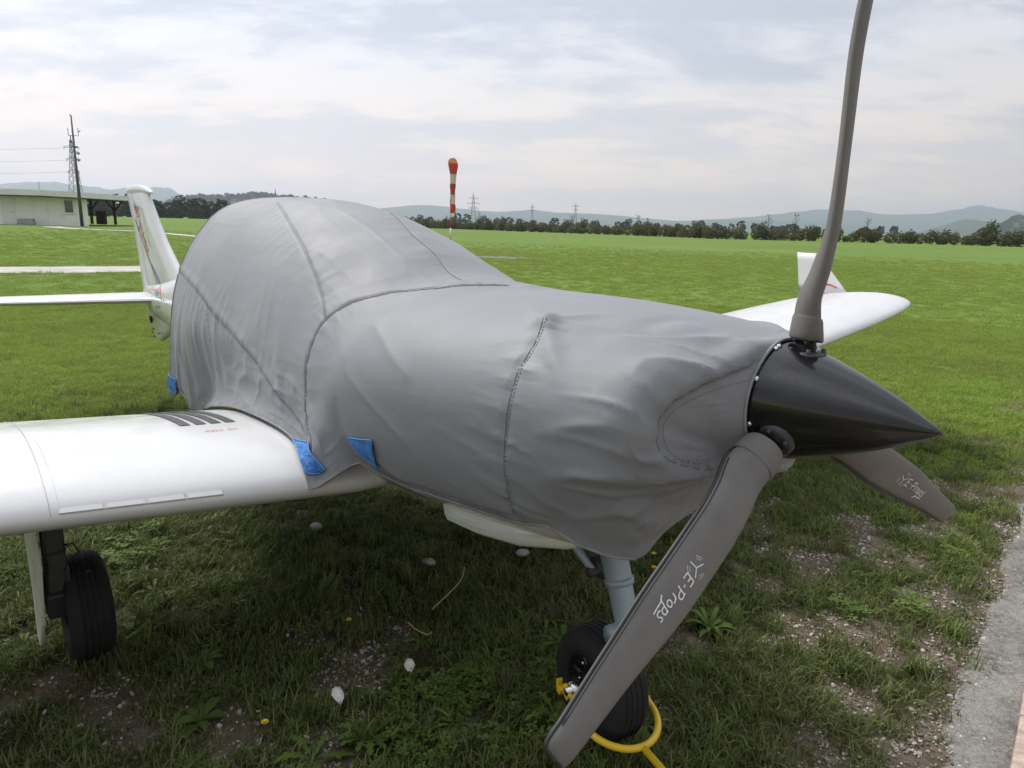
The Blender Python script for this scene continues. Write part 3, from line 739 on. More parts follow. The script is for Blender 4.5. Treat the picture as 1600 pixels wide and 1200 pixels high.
b.rings([[(.1+.27*math.cos(t)*f, -.1+.10*f-.10, 5.1+.26*math.sin(t)*f) for t in np.linspace(0, 2*math.pi, 21)[:-1]] for f in (1, .6, .05)], True, False, True); b.build('sock_mouth', m_or, ws)
# ------------------------------------------------------------------ aircraft
AX, AY, AROT = .65819, 1.49049, R_(-50.6178)
AM = Matrix.Translation((AX, AY, 0)) @ Matrix.Rotation(AROT, 4, 'Z')
HUBZ, TILT, PHI = 1.1467, .0231, .0391
m_paint = Mat('white_gelcoat', (.80, .80, .785), .16, spec=.5)
f_ = m_paint.noise(m_paint.coord(), 2.2, 5, .6); m_paint.base(m_paint.mix(m_paint.ramp(f_, [(.35, 0.0), (.7, 1.0)]), (.60, .60, .595), (.65, .65, .65)))
m_paint.roughness(m_paint.ramp(m_paint.noise(m_paint.coord(), 9, 5, .65), [(.3, .12), (.75, .26)]))
m_paint.bump(m_paint.noise(m_paint.coord('Object', (1.2, .5, 1)), 3.2, 2), .004, .35)
m_belly = Mat('cowl_white', (.72, .74, .70), .35); m_belly.vary(.06, 5)
m_blk = Mat('black_stripe', (.035, .036, .04), .55); m_blk.vary(.2, 20)
m_redp = Mat('red_lettering', (.50, .05, .04), .5); m_redp.vary(.1, 30)
m_blup = Mat('blue_stripe', (.05, .22, .50), .4); m_blup.vary(.1, 30)
m_teal = Mat('teal_lettering', (.05, .28, .33), .4); m_teal.vary(.1, 30)
m_orng = Mat('orange_swoosh', (.62, .13, .045), .4); m_orng.vary(.1, 30)
m_line = Mat('panel_gap', (.33, .34, .35), .6); m_line.vary(.1, 30)
m_strut = Mat('blue_grey_paint', (.27, .33, .39), .32, .1); m_strut.vary(.12, 9)
m_tyre = Mat('tyre_rubber', (.018, .018, .019), .75, spec=.3); m_tyre.vary(.35, 14); m_tyre.bump(m_tyre.noise(m_tyre.coord(), 60, 4), .003, .5)
m_rim = Mat('black_rim', (.022, .022, .024), .35, .4); m_rim.vary(.2, 12)
m_steel = Mat('bright_steel', (.62, .62, .63), .25, 1); m_steel.vary(.08, 40)
m_leg = Mat('dark_leg', (.030, .033, .034), .5); m_leg.vary(.3, 10)
m_doorp = Mat('gear_door_paint', (.62, .66, .55), .5); m_doorp.vary(.12, 8)
# carbon spinner: a woven cloth seen through lacquer
m_carb = Mat('carbon_fibre', (.008, .008, .009), .2, spec=.5)
P = m_carb.coord('Object', (1, 1, 1))
wv = m_carb.n('ShaderNodeTexWave', wave_type='BANDS', bands_direction='X'); wv.inputs['Scale'].default_value = 190; m_carb.l(P, wv.inputs[0])
wv2 = m_carb.n('ShaderNodeTexWave', wave_type='BANDS', bands_direction='Z'); wv2.inputs['Scale'].default_value = 95; wv2.inputs['Distortion'].default_value = 1.5; m_carb.l(P, wv2.inputs[0])
at_ = m_carb.n('ShaderNodeAttribute'); at_.attribute_name = 'seam'
weave = m_carb.math('MULTIPLY', wv.outputs['Fac'], wv2.outputs['Fac'])
spk = m_carb.ramp(m_carb.noise(P, 150, 3, .7), [(.60, 0.0), (.72, 1.0)])
dust = m_carb.math('MULTIPLY', m_carb.math('ADD', m_carb.math('MULTIPLY', at_.outputs['Fac'], .75), .025), m_carb.math('ADD', m_carb.math('MULTIPLY', weave, .8), m_carb.math('MULTIPLY', spk, .35)))
m_carb.base(m_carb.mix(dust, (.008, .008, .009), (.17, .165, .17)))
m_carb.roughness(m_carb.ramp(m_carb.noise(P, 18, 5), [(.3, .09), (.7, .20)]))

craft = empty('light_aircraft', AM, 'white low wing light aircraft parked on grass under a grey cover', 'aircraft')
def sheet_on(fn, pts, w, name, mat, parent, closed=False):
    """a ribbon of half width w following 2-D points mapped through fn (surface print: flush, 1-2 mm proud)"""
    pts = [np.array(q, float) for q in pts]; b = MB(); L, Rr = [], []
    for i, q in enumerate(pts):
        t = pts[min(i+1, len(pts)-1)]-pts[max(i-1, 0)]; t = t/(np.linalg.norm(t)+1e-9); n_ = np.array([-t[1], t[0]])
        L.append(fn(*(q+n_*w))); Rr.append(fn(*(q-n_*w)))
    b.grid(np.array([L, Rr])); return b.build(name, mat, parent) if name else b
def strokes(fn, lines, w, name, mat, parent, sub=3):
    B = MB()
    for ln_ in lines:
        p = np.array(ln_, float)
        if len(p) > 2 and sub > 1:               # smooth the hand-drawn polyline
            d = np.r_[0, np.cumsum(np.hypot(*np.diff(p, axis=0).T))]; q = np.linspace(0, d[-1], (len(p)-1)*sub+1)
            p = np.stack([np.interp(q, d, p[:, 0]), np.interp(q, d, p[:, 1])], 1)
            for _ in range(1): p[1:-1] = .25*p[:-2]+.5*p[1:-1]+.25*p[2:]
        b = sheet_on(fn, p, w, None, None, None); B.add(b.v, b.f)
    return B.build(name, mat, parent)
# fuselage: cowl and cabin just inside the cover, then the tapering tail boom
FUS = [(-.235, .22, 1.20, 1.10, .95, 2.0, 2.0)]+[(x, w-(.035 if x < -.4 else .08), zt-(.045 if x < -.4 else .08), zm, zb+(.012 if x < -.4 else .06), a, c) for x, w, zt, zm, zb, a, c in SEC[5:16].tolist()]
FUS += [(-3.0, .45, 1.54, .90, .55, 2.0, 2.4), (-3.4, .37, 1.44, .89, .58, 2.0, 2.3), (-3.9, .28, 1.29, .88, .62, 2.0, 2.2), (-4.4, .20, 1.16, .87, .65, 2.0, 2.1), (-4.9, .145, 1.07, .865, .68, 2.0, 2.0), (-5.4, .105, 1.00, .86, .70, 2.0, 2.0), (-5.85, .06, .95, .86, .74, 2.0, 2.0)]
b = MB(); RR = []
for (x, w, zt, zm, zb, na, nb) in FUS:
    ring = []
    for t in np.linspace(0, 2*np.pi, 65)[:-1]:
        c, s = math.cos(t), math.sin(t); n_ = na if c >= 0 else nb
        ring.append((x, w*math.copysign(abs(s)**(2/n_), s), zm+(zt-zm)*abs(c)**(2/n_) if c >= 0 else zm-(zm-zb)*abs(c)**(2/n_)))
    RR.append(ring)
b.rings(RR[::-1]); b.build('fuselage', m_paint, craft)
# chin scoop below the cowl, with a stepped lower lip
b = MB(); RR = []
for x, w, z in ((-.42, .20, .722), (-.50, .27, .688), (-.64, .31, .654), (-.80, .322, .630), (-.95, .318, .616), (-.985, .300, .630)):
    RR.append([(x, -w, z+.16), (x, -w+.010, z+.052), (x, -w-.004, z+.046), (x, -w+.006, z+.024), (x, -w+.03, z+.008), (x, -w*.5, z-.004), (x, 0, z-.008), (x, w*.5, z-.004), (x, w-.03, z+.008), (x, w-.006, z+.024), (x, w+.004, z+.046), (x, w-.010, z+.052), (x, w, z+.16), (x, 0, z+.2)])
b.rings(RR); b.build('chin_scoop', m_belly, craft, True, 30)

# wings
CU = np.r_[np.linspace(0, 1, 36)**2]
def make_wing(sgn):
    ys = np.r_[.36, .45, .6, .8, np.linspace(1.0, 4.2, 22), 4.3, 4.38, 4.43, 4.46]
    b = MB(); RR = []
    for y in ys:
        ring = []
        sq = 1.0 if y < 4.3 else math.sqrt(max(.03, 1-((y-4.25)/.215)**2))
        le = wing_frame(y)[0]; mid = le-.45*wing_frame(y)[1]
        for c in CU[::-1]: x, z = wing_pt(y, c, True); ring.append([x, z])
        for c in CU[1:]: x, z = wing_pt(y, c, False); ring.append([x, z])
        zc_ = wing_pt(y, .3, True)[1]*.5+wing_pt(y, .3, False)[1]*.5
        if y > 4.3: ring = [[mid+(x-mid)*(.55+.45*sq), zc_+(z-zc_)*sq] for x, z in ring]
        RR.append([(x, sgn*y, z) for x, z in ring])
    if sgn > 0: RR = RR[::-1]
    b.rings(RR); w_ = b.build('wing', m_paint, craft, True, 60)
    # upright winglet fin on the tip
    b = MB(); RR = []
    for t in np.linspace(0, 1, 6):
        xl, xt, z, y = -2.06-.34*t, -2.50-.09*t, 1.03+.32*t, 4.36+.07*t; th = .020*(1-.4*t); ring = []
        for a in np.linspace(0, 2*np.pi, 19)[:-1]:
            k = .5+.5*math.cos(a); ring.append((xt+(xl-xt)*k, sgn*(y+th*math.sin(a)*(.35+.9*k)*.8), z))
        RR.append(ring)
    b.rings(RR if sgn < 0 else RR[::-1]); wl = b.build('winglet', m_paint, w_)
    fnw = lambda u, v: (-2.06-.34*v-(.44-.25*v)*u, sgn*(4.36+.07*v-.021), 1.03+.32*v) if sgn > 0 else (-2.06-.34*v-(.44-.25*v)*u, sgn*(4.36+.07*v+.021), 1.03+.32*v)
    strokes(fnw, [[(.30, .30), (.5, .36), (.62, .30)], [(.12, .16), (.26, .24), (.4, .2)]], .02, 'winglet_marking', m_redp, wl)
    return w_
wing_r = make_wing(-1); wing_l = make_wing(1)
def on_wing(sgn, up=True, off=.0018):        # (x, |y|) on the wing skin
    def fn(x, y):
        le, ch, z, th, inc = wing_frame(y); c = min(max((le-x)/ch, .0), .995)
        return (x, sgn*y, float(wing_pt(y, c, up)[1])+off)
    return fn
fr_ = on_wing(-1)
for y in (.700, .748, .796, .846):             # anti-slip walkway bars beside the cabin
    sheet_on(fr_, [(x, y) for x in np.linspace(-2.45, -1.70, 16)], .0165, 'walkway_stripe', m_blk, wing_r)
sheet_on(on_wing(-1, off=.0012), [(x, 1.283) for x in -1.262-1.3*np.linspace(.0, 1, 70)**2], .0011, 'panel_joint', m_line, wing_r)
sheet_on(on_wing(-1, off=.0012), [(x, 1.262) for x in -1.262-.4*np.linspace(.0, 1, 40)**2], .0004, 'panel_joint', m_line, wing_r)
# NO STEP, read from behind the wing
LET = dict(N=[[(0, 0), (0, 1), (.7, 0), (.7, 1)]], O=[[(.35, 0), (.05, .2), (0, .5), (.05, .8), (.35, 1), (.65, .8), (.7, .5), (.65, .2), (.35, 0)]], S=[[(.68, .85), (.4, 1), (.08, .88), (.08, .62), (.62, .4), (.65, .12), (.35, 0), (.02, .13)]],
    T=[[(0, 1), (.7, 1)], [(.35, 1), (.35, 0)]], E=[[(.65, 1), (0, 1), (0, 0), (.65, 0)], [(0, .5), (.55, .5)]], P=[[(0, 0), (0, 1), (.5, 1), (.68, .76), (.5, .5), (0, .5)]], A=[[(0, 0), (.35, 1), (.7, 0)], [(.14, .38), (.56, .38)]])
def word(txt, adv=.98):
    o = []; x = 0
    for ch_ in txt:
        if ch_ == ' ': x += .7; continue
        o += [[(x+u, v) for u, v in l] for l in LET[ch_]]; x += adv
    return o, x
lines, wd_ = word('NO STEP')
# text runs outboard, its top towards the leading edge (read from behind), so it appears upside down from the front
kx = .105/wd_
strokes(lambda u, v: fr_(-1.606+v*.020, .715+u*kx), lines, .055, 'no_step_lettering', m_redp, wing_r, 1)
# stall strip of angle section along the leading edge, in four lengths with notches
ys_ = [.842, .962, .964, 1.07, 1.072, 1.178, 1.18, 1.262]
def le_pt(y, k=.0):                           # a little above the foremost point
    c = .0015+k; x, z = wing_pt(y, c, True); return np.array([x, -y, z])
b = MB(); R2 = []
for y in np.r_[.872, .876, np.linspace(.89, 1.25, 73), 1.262, 1.266]:
    p = le_pt(y); q = le_pt(y, .007); nrm = np.array([.90, 0, .43])
    f = min(1, .12+min(abs(y-yn) for yn in (.970, 1.067, 1.164))/.006)*(0.2 if y in (.872, 1.266) else 1)
    R2.append([p+np.array([0, 0, -.001]), (p*.75+q*.25)+nrm*.0055*f, q+np.array([0, 0, .001])])
b.rings(R2); b.build('stall_strip', m_paint, wing_r, True, 20)

# tail fin, rudder with its forward horn, ventral fin, tailplane
def fin_k(k): return (.62+.38*min(1, k/.72))*(math.sqrt(max(0, 1-((k-.72)/.28)**2)) if k > .72 else 1)*min(1, k/.03)
def lens(le, te, zs, th, name, mat, parent, n=28):
    b = MB(); RR = []
    for xl, xt, z, t_ in zip(le, te, zs, th):
        ring = []
        for a in np.linspace(0, 2*np.pi, n+1)[:-1]:
            k = .5+.5*math.cos(a); ring.append((xt+(xl-xt)*k, math.copysign(t_*fin_k(k), math.sin(a)) if abs(math.sin(a)) > 1e-6 else 0, z))
        RR.append(ring)
    b.rings(RR); return b.build(name, mat, parent, True, 60)
fin = lens([-4.62, -4.84, -5.06, -5.22, -5.42, -5.60, -5.645], [-5.80, -5.86, -5.93, -5.985, -6.06, -6.15, -6.17], [.95, 1.09, 1.22, 1.32, 1.48, 1.64, 1.692], [.056, .052, .047, .043, .038, .033, .031], 'tail_fin', m_paint, craft)
rud = lens([-5.62, -5.72, -5.805, -5.868, -5.935, -5.99, -6.065, -6.155, -6.18], [-5.80, -5.93, -6.00, -6.045, -6.09, -6.15, -6.22, -6.345, -6.372], [.62, .645, .74, .90, 1.09, 1.24, 1.44, 1.64, 1.696], [.012, .018, .024, .025, .024, .022, .019, .018, .018], 'rudder', m_paint, craft)
b = MB(); RR = []                              # rounded rudder cap that overhangs the fin
for x, zl, zt2, w in ((-6.378, 1.690, 1.748, .010), (-6.3, 1.690, 1.758, .016), (-6.2, 1.690, 1.763, .019), (-6.0, 1.689, 1.763, .024), (-5.85, 1.687, 1.756, .028), (-5.7, 1.684, 1.738, .028), (-5.58, 1.682, 1.708, .020), (-5.51, 1.683, 1.690, .005)):
    zc_ = (zl+zt2)/2; RR.append([(x, w*math.copysign(abs(math.sin(a))**.8, math.sin(a)), zc_+(zt2-zl)/2*math.copysign(abs(math.cos(a))**.7, math.cos(a))) for a in np.linspace(0, 2*np.pi, 17)[:-1]])
b.rings(RR[::-1]); b.build('rudder_cap', m_paint, rud)
ven = lens([-5.02, -5.16, -5.38, -5.5, -5.58], [-5.86, -5.83, -5.76, -5.74, -5.69], [.74, .66, .575, .535, .51], [.05, .045, .035, .028, .018], 'ventral_fin', m_belly, craft)
b = MB()
for x, z in ((-5.70, .60), (-5.735, .565), (-5.70, .535), (-5.52, .585), (-5.42, .60)): b.lathe([(-.030, .0), (-.030, .007), (-.02, .007)], 'Y', 8, (x, -.012, z))
b.build('fastener', m_blk, ven)
b = MB(); b.box((-5.75, -.035, .672), (.05, .02, .035), 0, Matrix.Rotation(.5, 3, 'Y')); b.tube([(-5.74, -.04, .66), (-5.69, -.05, .70)], .008, 6); b.build('rudder_horn', m_blk, rud)
for sgn in (-1, 1):
    b = MB(); RR = []
    for y, xl, xt, th in ((.03, -5.33, -6.02, .050), (.10, -5.36, -6.02, .048), (.5, -5.43, -6.02, .043), (1.0, -5.51, -6.01, .037), (1.14, -5.55, -6.0, .034), (1.19, -5.62, -5.97, .022), (1.205, -5.7, -5.93, .008)):
        ring = []
        for a in np.linspace(0, 2*np.pi, 29)[:-1]:
            k = .5+.5*math.cos(a); ring.append((xt+(xl-xt)*k, sgn*y, .868+th*math.sin(a)*(.12+.88*k**.55)+.004*y))
        RR.append(ring)
    b.rings(RR if sgn > 0 else RR[::-1]); st = b.build('tailplane', m_paint, craft, True, 60)
    sheet_on(lambda x, y: (x, sgn*y, .868+.018+.004*y), [(-5.80, y) for y in np.linspace(.12, 1.15, 6)], .003, 'elevator_gap', m_line, st)
# fin markings on the starboard face
def on_fin(x, z, off=.003):
    zs_ = [.95, 1.09, 1.22, 1.32, 1.48, 1.64, 1.672]
    xl = np.interp(z, zs_, [-4.62, -4.84, -5.06, -5.22, -5.42, -5.60, -5.645]); xt = np.interp(z, zs_, [-5.80, -5.86, -5.93, -5.985, -6.06, -6.15, -6.17]); th = np.interp(z, zs_, [.056, .052, .047, .043, .038, .033, .031])
    k = min(max((x-xt)/(xl-xt), 0.04), 1.0)
    return (x, -(th*fin_k(k)+off), z)
def quad_on(fn, q, name, mat, parent, n=4):
    A = np.array([[fn(*(np.array(q[0])*(1-u)*(1-v)+np.array(q[1])*u*(1-v)+np.array(q[2])*u*v+np.array(q[3])*(1-u)*v)) for u in np.linspace(0, 1, n)] for v in np.linspace(0, 1, n)])
    b = MB(); b.grid(A, flip=True); return b.build(name, mat, parent)
# flag: white, blue and red bars, turned to run down the fin
fl0, fa, fb = np.array([-6.085, 1.632]), np.array([.080, -.018]), np.array([.035, -.078])
m_blue2 = Mat('flag_blue', (.03, .06, .30), .4); m_blue2.vary(.1, 30)
for k, (mt, nm) in enumerate(((m_paint, 'flag_white_bar'), (m_blue2, 'flag_blue_bar'), (m_redp, 'flag_red_bar'))):
    s0, s1 = k/3, (k+1)/3-.004
    quad_on(on_fin, [fl0+fb*s0, fl0+fa+fb*s0, fl0+fa+fb*s1, fl0+fb*s1], nm, mt, fin)
quad_on(lambda x, z: on_fin(x, z, .0042), [fl0+fa*.18+fb*.2, fl0+fa*.34+fb*.2, fl0+fa*.34+fb*.5, fl0+fa*.18+fb*.5], 'flag_crest', m_blup, fin)
# script lettering running down the fin, and the small line of text beside it
DYN = [[(.0, .95), (.12, 1.25), (.14, .2), (-.1, .05)], [(-.15, .9), (.25, 1.3), (.7, .85), (.55, .25), (.1, .0)],
       [(.95, .6), (1.0, .15), (1.2, .1), (1.35, .6)], [(1.35, .6), (1.2, -.4), (1.0, -.45)], [(1.6, .05), (1.65, .6), (1.68, .45), (1.85, .6), (1.95, .05)],
       [(2.6, .5), (2.35, .6), (2.2, .25), (2.35, .05), (2.6, .45), (2.62, .05)], [(2.85, .05), (2.9, .6), (2.95, .4), (3.1, .6), (3.15, .05)], [(3.15, .3), (3.3, .6), (3.42, .4), (3.45, .05)],
       [(3.7, .6), (3.7, .05)], [(3.7, .85), (3.71, .9)], [(4.35, .55), (4.1, .6), (3.95, .3), (4.1, .05), (4.35, .12)]]
d0, da, db = np.array([-5.995, 1.52]), np.array([.0755, -.0745]), np.array([.065, .06])
fm = lambda u, v: on_fin(*(d0+da*u+db*v))
strokes(fm, DYN, .060, 'script_lettering', m_redp, fin)
strokes(fm, [[(-.2, -.8), (.5, -.75)], [(.6, -.75), (1.2, -.72)]], .11, 'small_lettering', m_blk, fin, 1)
strokes(fm, [[(.6, 1.7), (1.3, 2.1), (2.4, 2.0), (4.0, 1.5), (4.7, 1.7)]], .03, 'fin_flourish', m_redp, fin)
sheet_on(on_fin, [(-5.94, 1.42), (-5.80, 1.28), (-5.62, 1.15), (-5.47, 1.04), (-5.40, .99)], .007, 'red_stripe', m_orng, fin)
sheet_on(lambda x, z: on_fin(x, z, .0036), [(-5.58, 1.14), (-5.42, 1.06), (-5.31, 1.00), (-5.28, .965)], .011, 'blue_stripe', m_blup, fin)
sheet_on(lambda x, z: on_fin(x, z, .0032), [(-5.90, 1.36), (-5.75, 1.25), (-5.6, 1.145)], .004, 'dark_stripe', m_teal, fin)
def on_boom(x, z, off=.003):
    f = FUS[12:]; xs = [q[0] for q in f][::-1]
    w, zt, zm, zb = (float(np.interp(x, xs, [q[i] for q in f][::-1])) for i in (1, 2, 3, 4))
    r_ = (z-zm)/((zt-zm) if z > zm else (zm-zb)); return (x, -(w*math.sqrt(max(.02, 1-r_*r_))+off), z)
def swoosh(fn, c, w, name, mat, parent): 
    b = MB(); L, Rr = [], []
    for i, (q, h) in enumerate(zip(c, w)): L.append(fn(q[0], q[1]+h)); Rr.append(fn(q[0], q[1]-h))
    b.grid(np.array([L, Rr])); return b.build(name, mat, parent)
swoosh(on_boom, [(-5.42, .955), (-5.36, .975), (-5.28, .985), (-5.18, .985), (-5.06, .965), (-4.96, .94)], [.012, .030, .022, .014, .012, .004], 'orange_swoosh', m_orng, craft)
swoosh(on_boom, [(-5.55, .745), (-5.35, .745), (-5.2, .72), (-5.0, .70)], [.004, .009, .009, .006], 'orange_stripe', m_orng, craft)
reg, rw = word('S')
lines = [[(.0, 0), (.35, 1), (.7, 0)], [(.14, .38), (.56, .38)], [(1.0, 0), (1.0, 1)], [(1.3, 0), (1.3, 1)], [(1.0, .5), (1.3, .5)], [(1.65, 0), (1.65, 1), (2.2, 0), (2.2, 1)]]
strokes(lambda u, v: on_boom(-5.2+u*.17, .79+v*.14), lines, .07, 'registration_lettering', m_teal, craft, 1)
quad_on(lambda x, z: on_boom(x, z, .002), [(-5.27, .96), (-5.10, .96), (-5.10, .935), (-5.27, .935)], 'teal_bar', m_teal, craft)

# spinner
SPM = Matrix.Translation((0, 0, HUBZ)) @ Matrix.Rotation(-TILT, 4, 'Y')
prof = [(-.104, .130), (-.1035, .1335)]+[(float(x), float(pchip([-.104, -.05, 0, .06, .12, .17, .21, .236, .2467], [.134, .1262, .1124, .0913, .0676, .0448, .023, .0092, .0], x))) for x in np.r_[np.linspace(-.10, .22, 33), .228, .236, .242, .2455, .2466]]
SPM2 = Matrix.Translation((0, 0, 1.152)) @ Matrix.Rotation(-.0132, 4, 'Z') @ Matrix.Rotation(-.0087, 4, 'Y')
pq = np.linspace(0, 1, 40); pd = np.linspace(0, 1, len(prof))
b = MB(); b.lathe(prof, 'X', 72, cap0=True); spn = b.build('spinner', m_carb, craft, True, 50); spn.matrix_local = SPM2
ang = [math.atan2(-v.co.y, v.co.z) for v in spn.data.vertices]
a0 = R_(52)
sv = [float(sstep(.17, .08, abs(a-a0))) for a in ang]
sa = spn.data.attributes.new('seam', 'FLOAT', 'POINT'); sa.data.foreach_set('value', sv)
for a in (18, 23, 62, 106, 150, 200, 245, 290, 335):
    t = R_(a); c = (-.082, -.1306*math.sin(t), .1306*math.cos(t)); b = MB()
    b.tube([(0, 0, -.002), (0, 0, .003), (0, 0, .0055)], [.0068, .0068, .0035], 12)
    o = b.build('screw', m_steel, spn); o.matrix_local = Matrix.Translation(c) @ Matrix.Rotation(t, 4, 'X')
# propeller blades: slim carbon blades, hidden in padded sleeves but for the roots
KR = [.14, .22, .30, .40, .55, .70, .86]
def chord(r):  return pchip(KR, [.079, .095, .095, .101, .098, .080, .061], r)
def pitch(r):  return np.radians(pchip(KR, [60.5, 46.6, 35.9, 26.0, 25.3, 22.3, 19.2], r))
def thick(r):  return pchip(KR, [.052, .042, .036, .028, .025, .026, .025], r)
def sweep(r):  return pchip(KR, [-.006, -.005, -.007, -.011, -.007, -.005, -.010], r)
def lead(r):   return pchip(KR, [-.037, -.040, -.020, -.002, .005, .009, .024], r)
def blade_pt(r, u, n_, k=1.0):                # u: chordwise (-1 trailing .. 1 leading), n_: front +
    c, p, t = chord(r)*k, pitch(r), thick(r)*k
    ec = np.array([math.sin(p), -math.cos(p), 0]); en = np.array([math.cos(p), math.sin(p), 0])
    return np.array([float(lead(r)), 0, float(r)])+ec*(u*c/2+float(sweep(r)))+en*(n_*t/2)
def sleeve_xy(a):                              # rounded lens outline
    return math.copysign(abs(math.cos(a))**.85, math.cos(a)), math.copysign(abs(math.sin(a))**1.05, math.sin(a))
def front_fn(off=.0016):                       # print on the front face
    def fn(r, u):
        n_ = (1-abs(u)**(1/.85*1.0))**.5 if abs(u) < 1 else 0
        a = math.acos(max(-1, min(1, math.copysign(abs(u)**(1/.85), u)))); n_ = abs(math.sin(a))**1.05
        p = pitch(r); return blade_pt(r, u, n_)+np.array([math.cos(p), math.sin(p), 0])*off
    return fn
m_slv = Mat('padded_sleeve', (.112, .104, .097), .62, spec=.25)
m_slv.base(m_slv.mix(m_slv.ramp(m_slv.noise(m_slv.coord(), 7, 5, .6), [(.3, 0.0), (.72, 1.0)]), (.128, .122, .114), (.170, .162, .152)))
wv = m_slv.n('ShaderNodeTexNoise'); wv.inputs['Scale'].default_value = 900; m_slv.l(m_slv.coord(), wv.inputs['Vector']); m_slv.bump(wv.outputs[0], .001, .5); m_slv.bump(m_slv.noise(m_slv.coord('Object', (1, 1, .5)), 18, 3), .006, .5)
m_pipe = Mat('black_piping', (.022, .022, .024), .5); m_pipe.vary(.2, 40)
m_prt = Mat('pale_print', (.62, .62, .62), .6); m_prt.vary(.1, 60)
# E-Props in a hand-drawn hand, and the three-blade emblem; u along the blade (hub to tip), v up
EPR = [[(.64, 1.0), (.03, .98)], [(.05, 1.0), (.0, .0)], [(-.03, .02), (.62, 0)], [(.02, .52), (.5, .53)], [(.86, .48), (1.12, .5)],
       [(1.42, -.02), (1.50, .98)], [(1.36, .92), (1.9, 1.05), (2.12, .78), (1.9, .5), (1.5, .44)],
       [(2.22, -.02), (2.3, .6), (2.34, .42), (2.55, .66), (2.72, .6)],
       [(3.05, .62), (2.78, .4), (2.84, .05), (3.1, -.02), (3.3, .25), (3.2, .55), (3.05, .62)],
       [(3.42, -.62), (3.62, .66)], [(3.6, .5), (3.9, .64), (4.08, .4), (3.95, .05), (3.58, .06)],
       [(4.7, .62), (4.45, .66), (4.3, .48), (4.55, .26), (4.6, .02), (4.3, -.1), (4.05, -.02)],
       [(3.1, -.75), (3.5, -.42), (4.4, -.36), (4.75, -.3)]]
def arc(c, r_, a0_, a1_, n=9): return [(c[0]+r_*math.cos(R_(a)), c[1]+r_*math.sin(R_(a))) for a in np.linspace(a0_, a1_, n)]
EC = (-.95, .45)
EMB = [[EC, (EC[0]+.82*math.cos(R_(a)), EC[1]+.82*math.sin(R_(a)))] for a in (35, 155, 275)]
ARC = [arc(EC, .95, 60, 105), arc(EC, .74, 65, 100), arc(EC, .95, 180, 225), arc(EC, .74, 185, 220), arc(EC, .95, 300, 345), arc(EC, .74, 305, 340)]
BL = [('padded grey sleeve on the propeller blade that stands straight up', 0), ('padded grey sleeve on the near blade hanging down to the lower left', 1), ('padded grey sleeve on the far blade pointing down to the right', -1)]
for lab, k in BL:
    ang_ = PHI+k*2*math.pi/3+{0: -.0254, 1: -.0229, -1: .0018}[k]
    BM = SPM @ Matrix.Rotation(ang_, 4, 'X')
    b = MB(); RR = []
    for r in np.r_[np.linspace(.10, .17, 4), np.linspace(.22, .86, 12)]:
        RR.append([blade_pt(r, math.cos(a)*.86, math.sin(a)*.55) for a in np.linspace(0, 2*np.pi, 25)[:-1]])
    b.rings(RR); o = b.build('propeller_blade', m_carb, craft); o.matrix_local = BM
    for j in range(5):
        t = 2*math.pi*j/5+.3; b = MB(); cx = float(lead(.14))
        b.tube([(cx+.034*math.cos(t), .034*math.sin(t), .116), (cx+.034*math.cos(t), .034*math.sin(t), .131)], .0048, 8); b.build('hub_bolt', m_dark, o)
    b = MB(); b.lathe([(.080, .041), (.120, .041), (.124, .034)], 'Z', 24, (float(lead(.14)), 0, 0), 0, True, True); b.build('hub_collar', m_blk, o)
    e = empty('propeller_cover', AM @ BM, lab, 'propeller cover', 'padded covers on the three propeller blades')
    b = MB(); RR = []; rs = np.r_[np.linspace(.150, .866, 60), .874, .882, .888, .892, .894]
    for r in rs:
        k_ = 1 if r < .868 else math.sqrt(max(.02, 1-((r-.868)/.0265)**2))
        kk = .80+.20*k_
        crumple = lambda a: 1+.035*float(vn(r*26, a*1.1, 7+k))*sstep(.34, .2, r)
        RR.append([blade_pt(r, sleeve_xy(a)[0]*kk*crumple(a), sleeve_xy(a)[1]*k_*crumple(a)) for a in np.linspace(0, 2*np.pi, 41)[:-1]])
    b.rings(RR); b.build('sleeve', m_slv, e)
    b = MB(); RR = []                          # hook-and-loop cuff at the root
    for r, kq in ((.146, 1.10), (.150, 1.16), (.160, 1.17), (.190, 1.12), (.196, 1.06)):
        RR.append([blade_pt(r+.008*math.cos(a*1+1.0), sleeve_xy(a)[0]*(kq-.02+.03*float(vn(a*1.4, r*30, 3+k))), sleeve_xy(a)[1]*(kq-.02+.03*float(vn(a*1.4, r*30, 5+k)))) for a in np.linspace(0, 2*np.pi, 33)[:-1]])
    b.rings(RR, True, False, False); b.build('cuff', m_slv, e)
    b = MB(); pth = [blade_pt(r, -1.0, 0) for r in np.linspace(.2, .870, 40)]+[blade_pt(.886, -.92, 0), blade_pt(.894, -.7, 0), blade_pt(.896, 0, 0), blade_pt(.894, .6, 0)]
    b.tube(pth, .0045, 6); b.build('edge_piping', m_pipe, e)
    b = MB(); pth = [blade_pt(r, -.92, .44) for r in np.linspace(.23, .852, 36)]; b.tube([q+np.array([.0012, 0, 0]) for q in pth], .0016, 4); b.build('seam', m_pipe, e)
    ff = front_fn()
    KU, KV = {1: .0222, -1: .0262, 0: 0}, {1: .0215, -1: .0225, 0: 0}; r0 = .500 if k == 1 else .543
    if k != 0:
        mp = lambda u, v: ff(r0+u*KU[k], (v-.35)*KV[k]*2/float(chord(r0+u*KU[k])) + .03)
        strokes(mp, EPR, .068, 'lettering', m_prt, e); strokes(mp, EMB, .055, 'emblem', m_prt, e, 1); strokes(mp, ARC, .022, 'emblem_arcs', m_prt, e, 1)

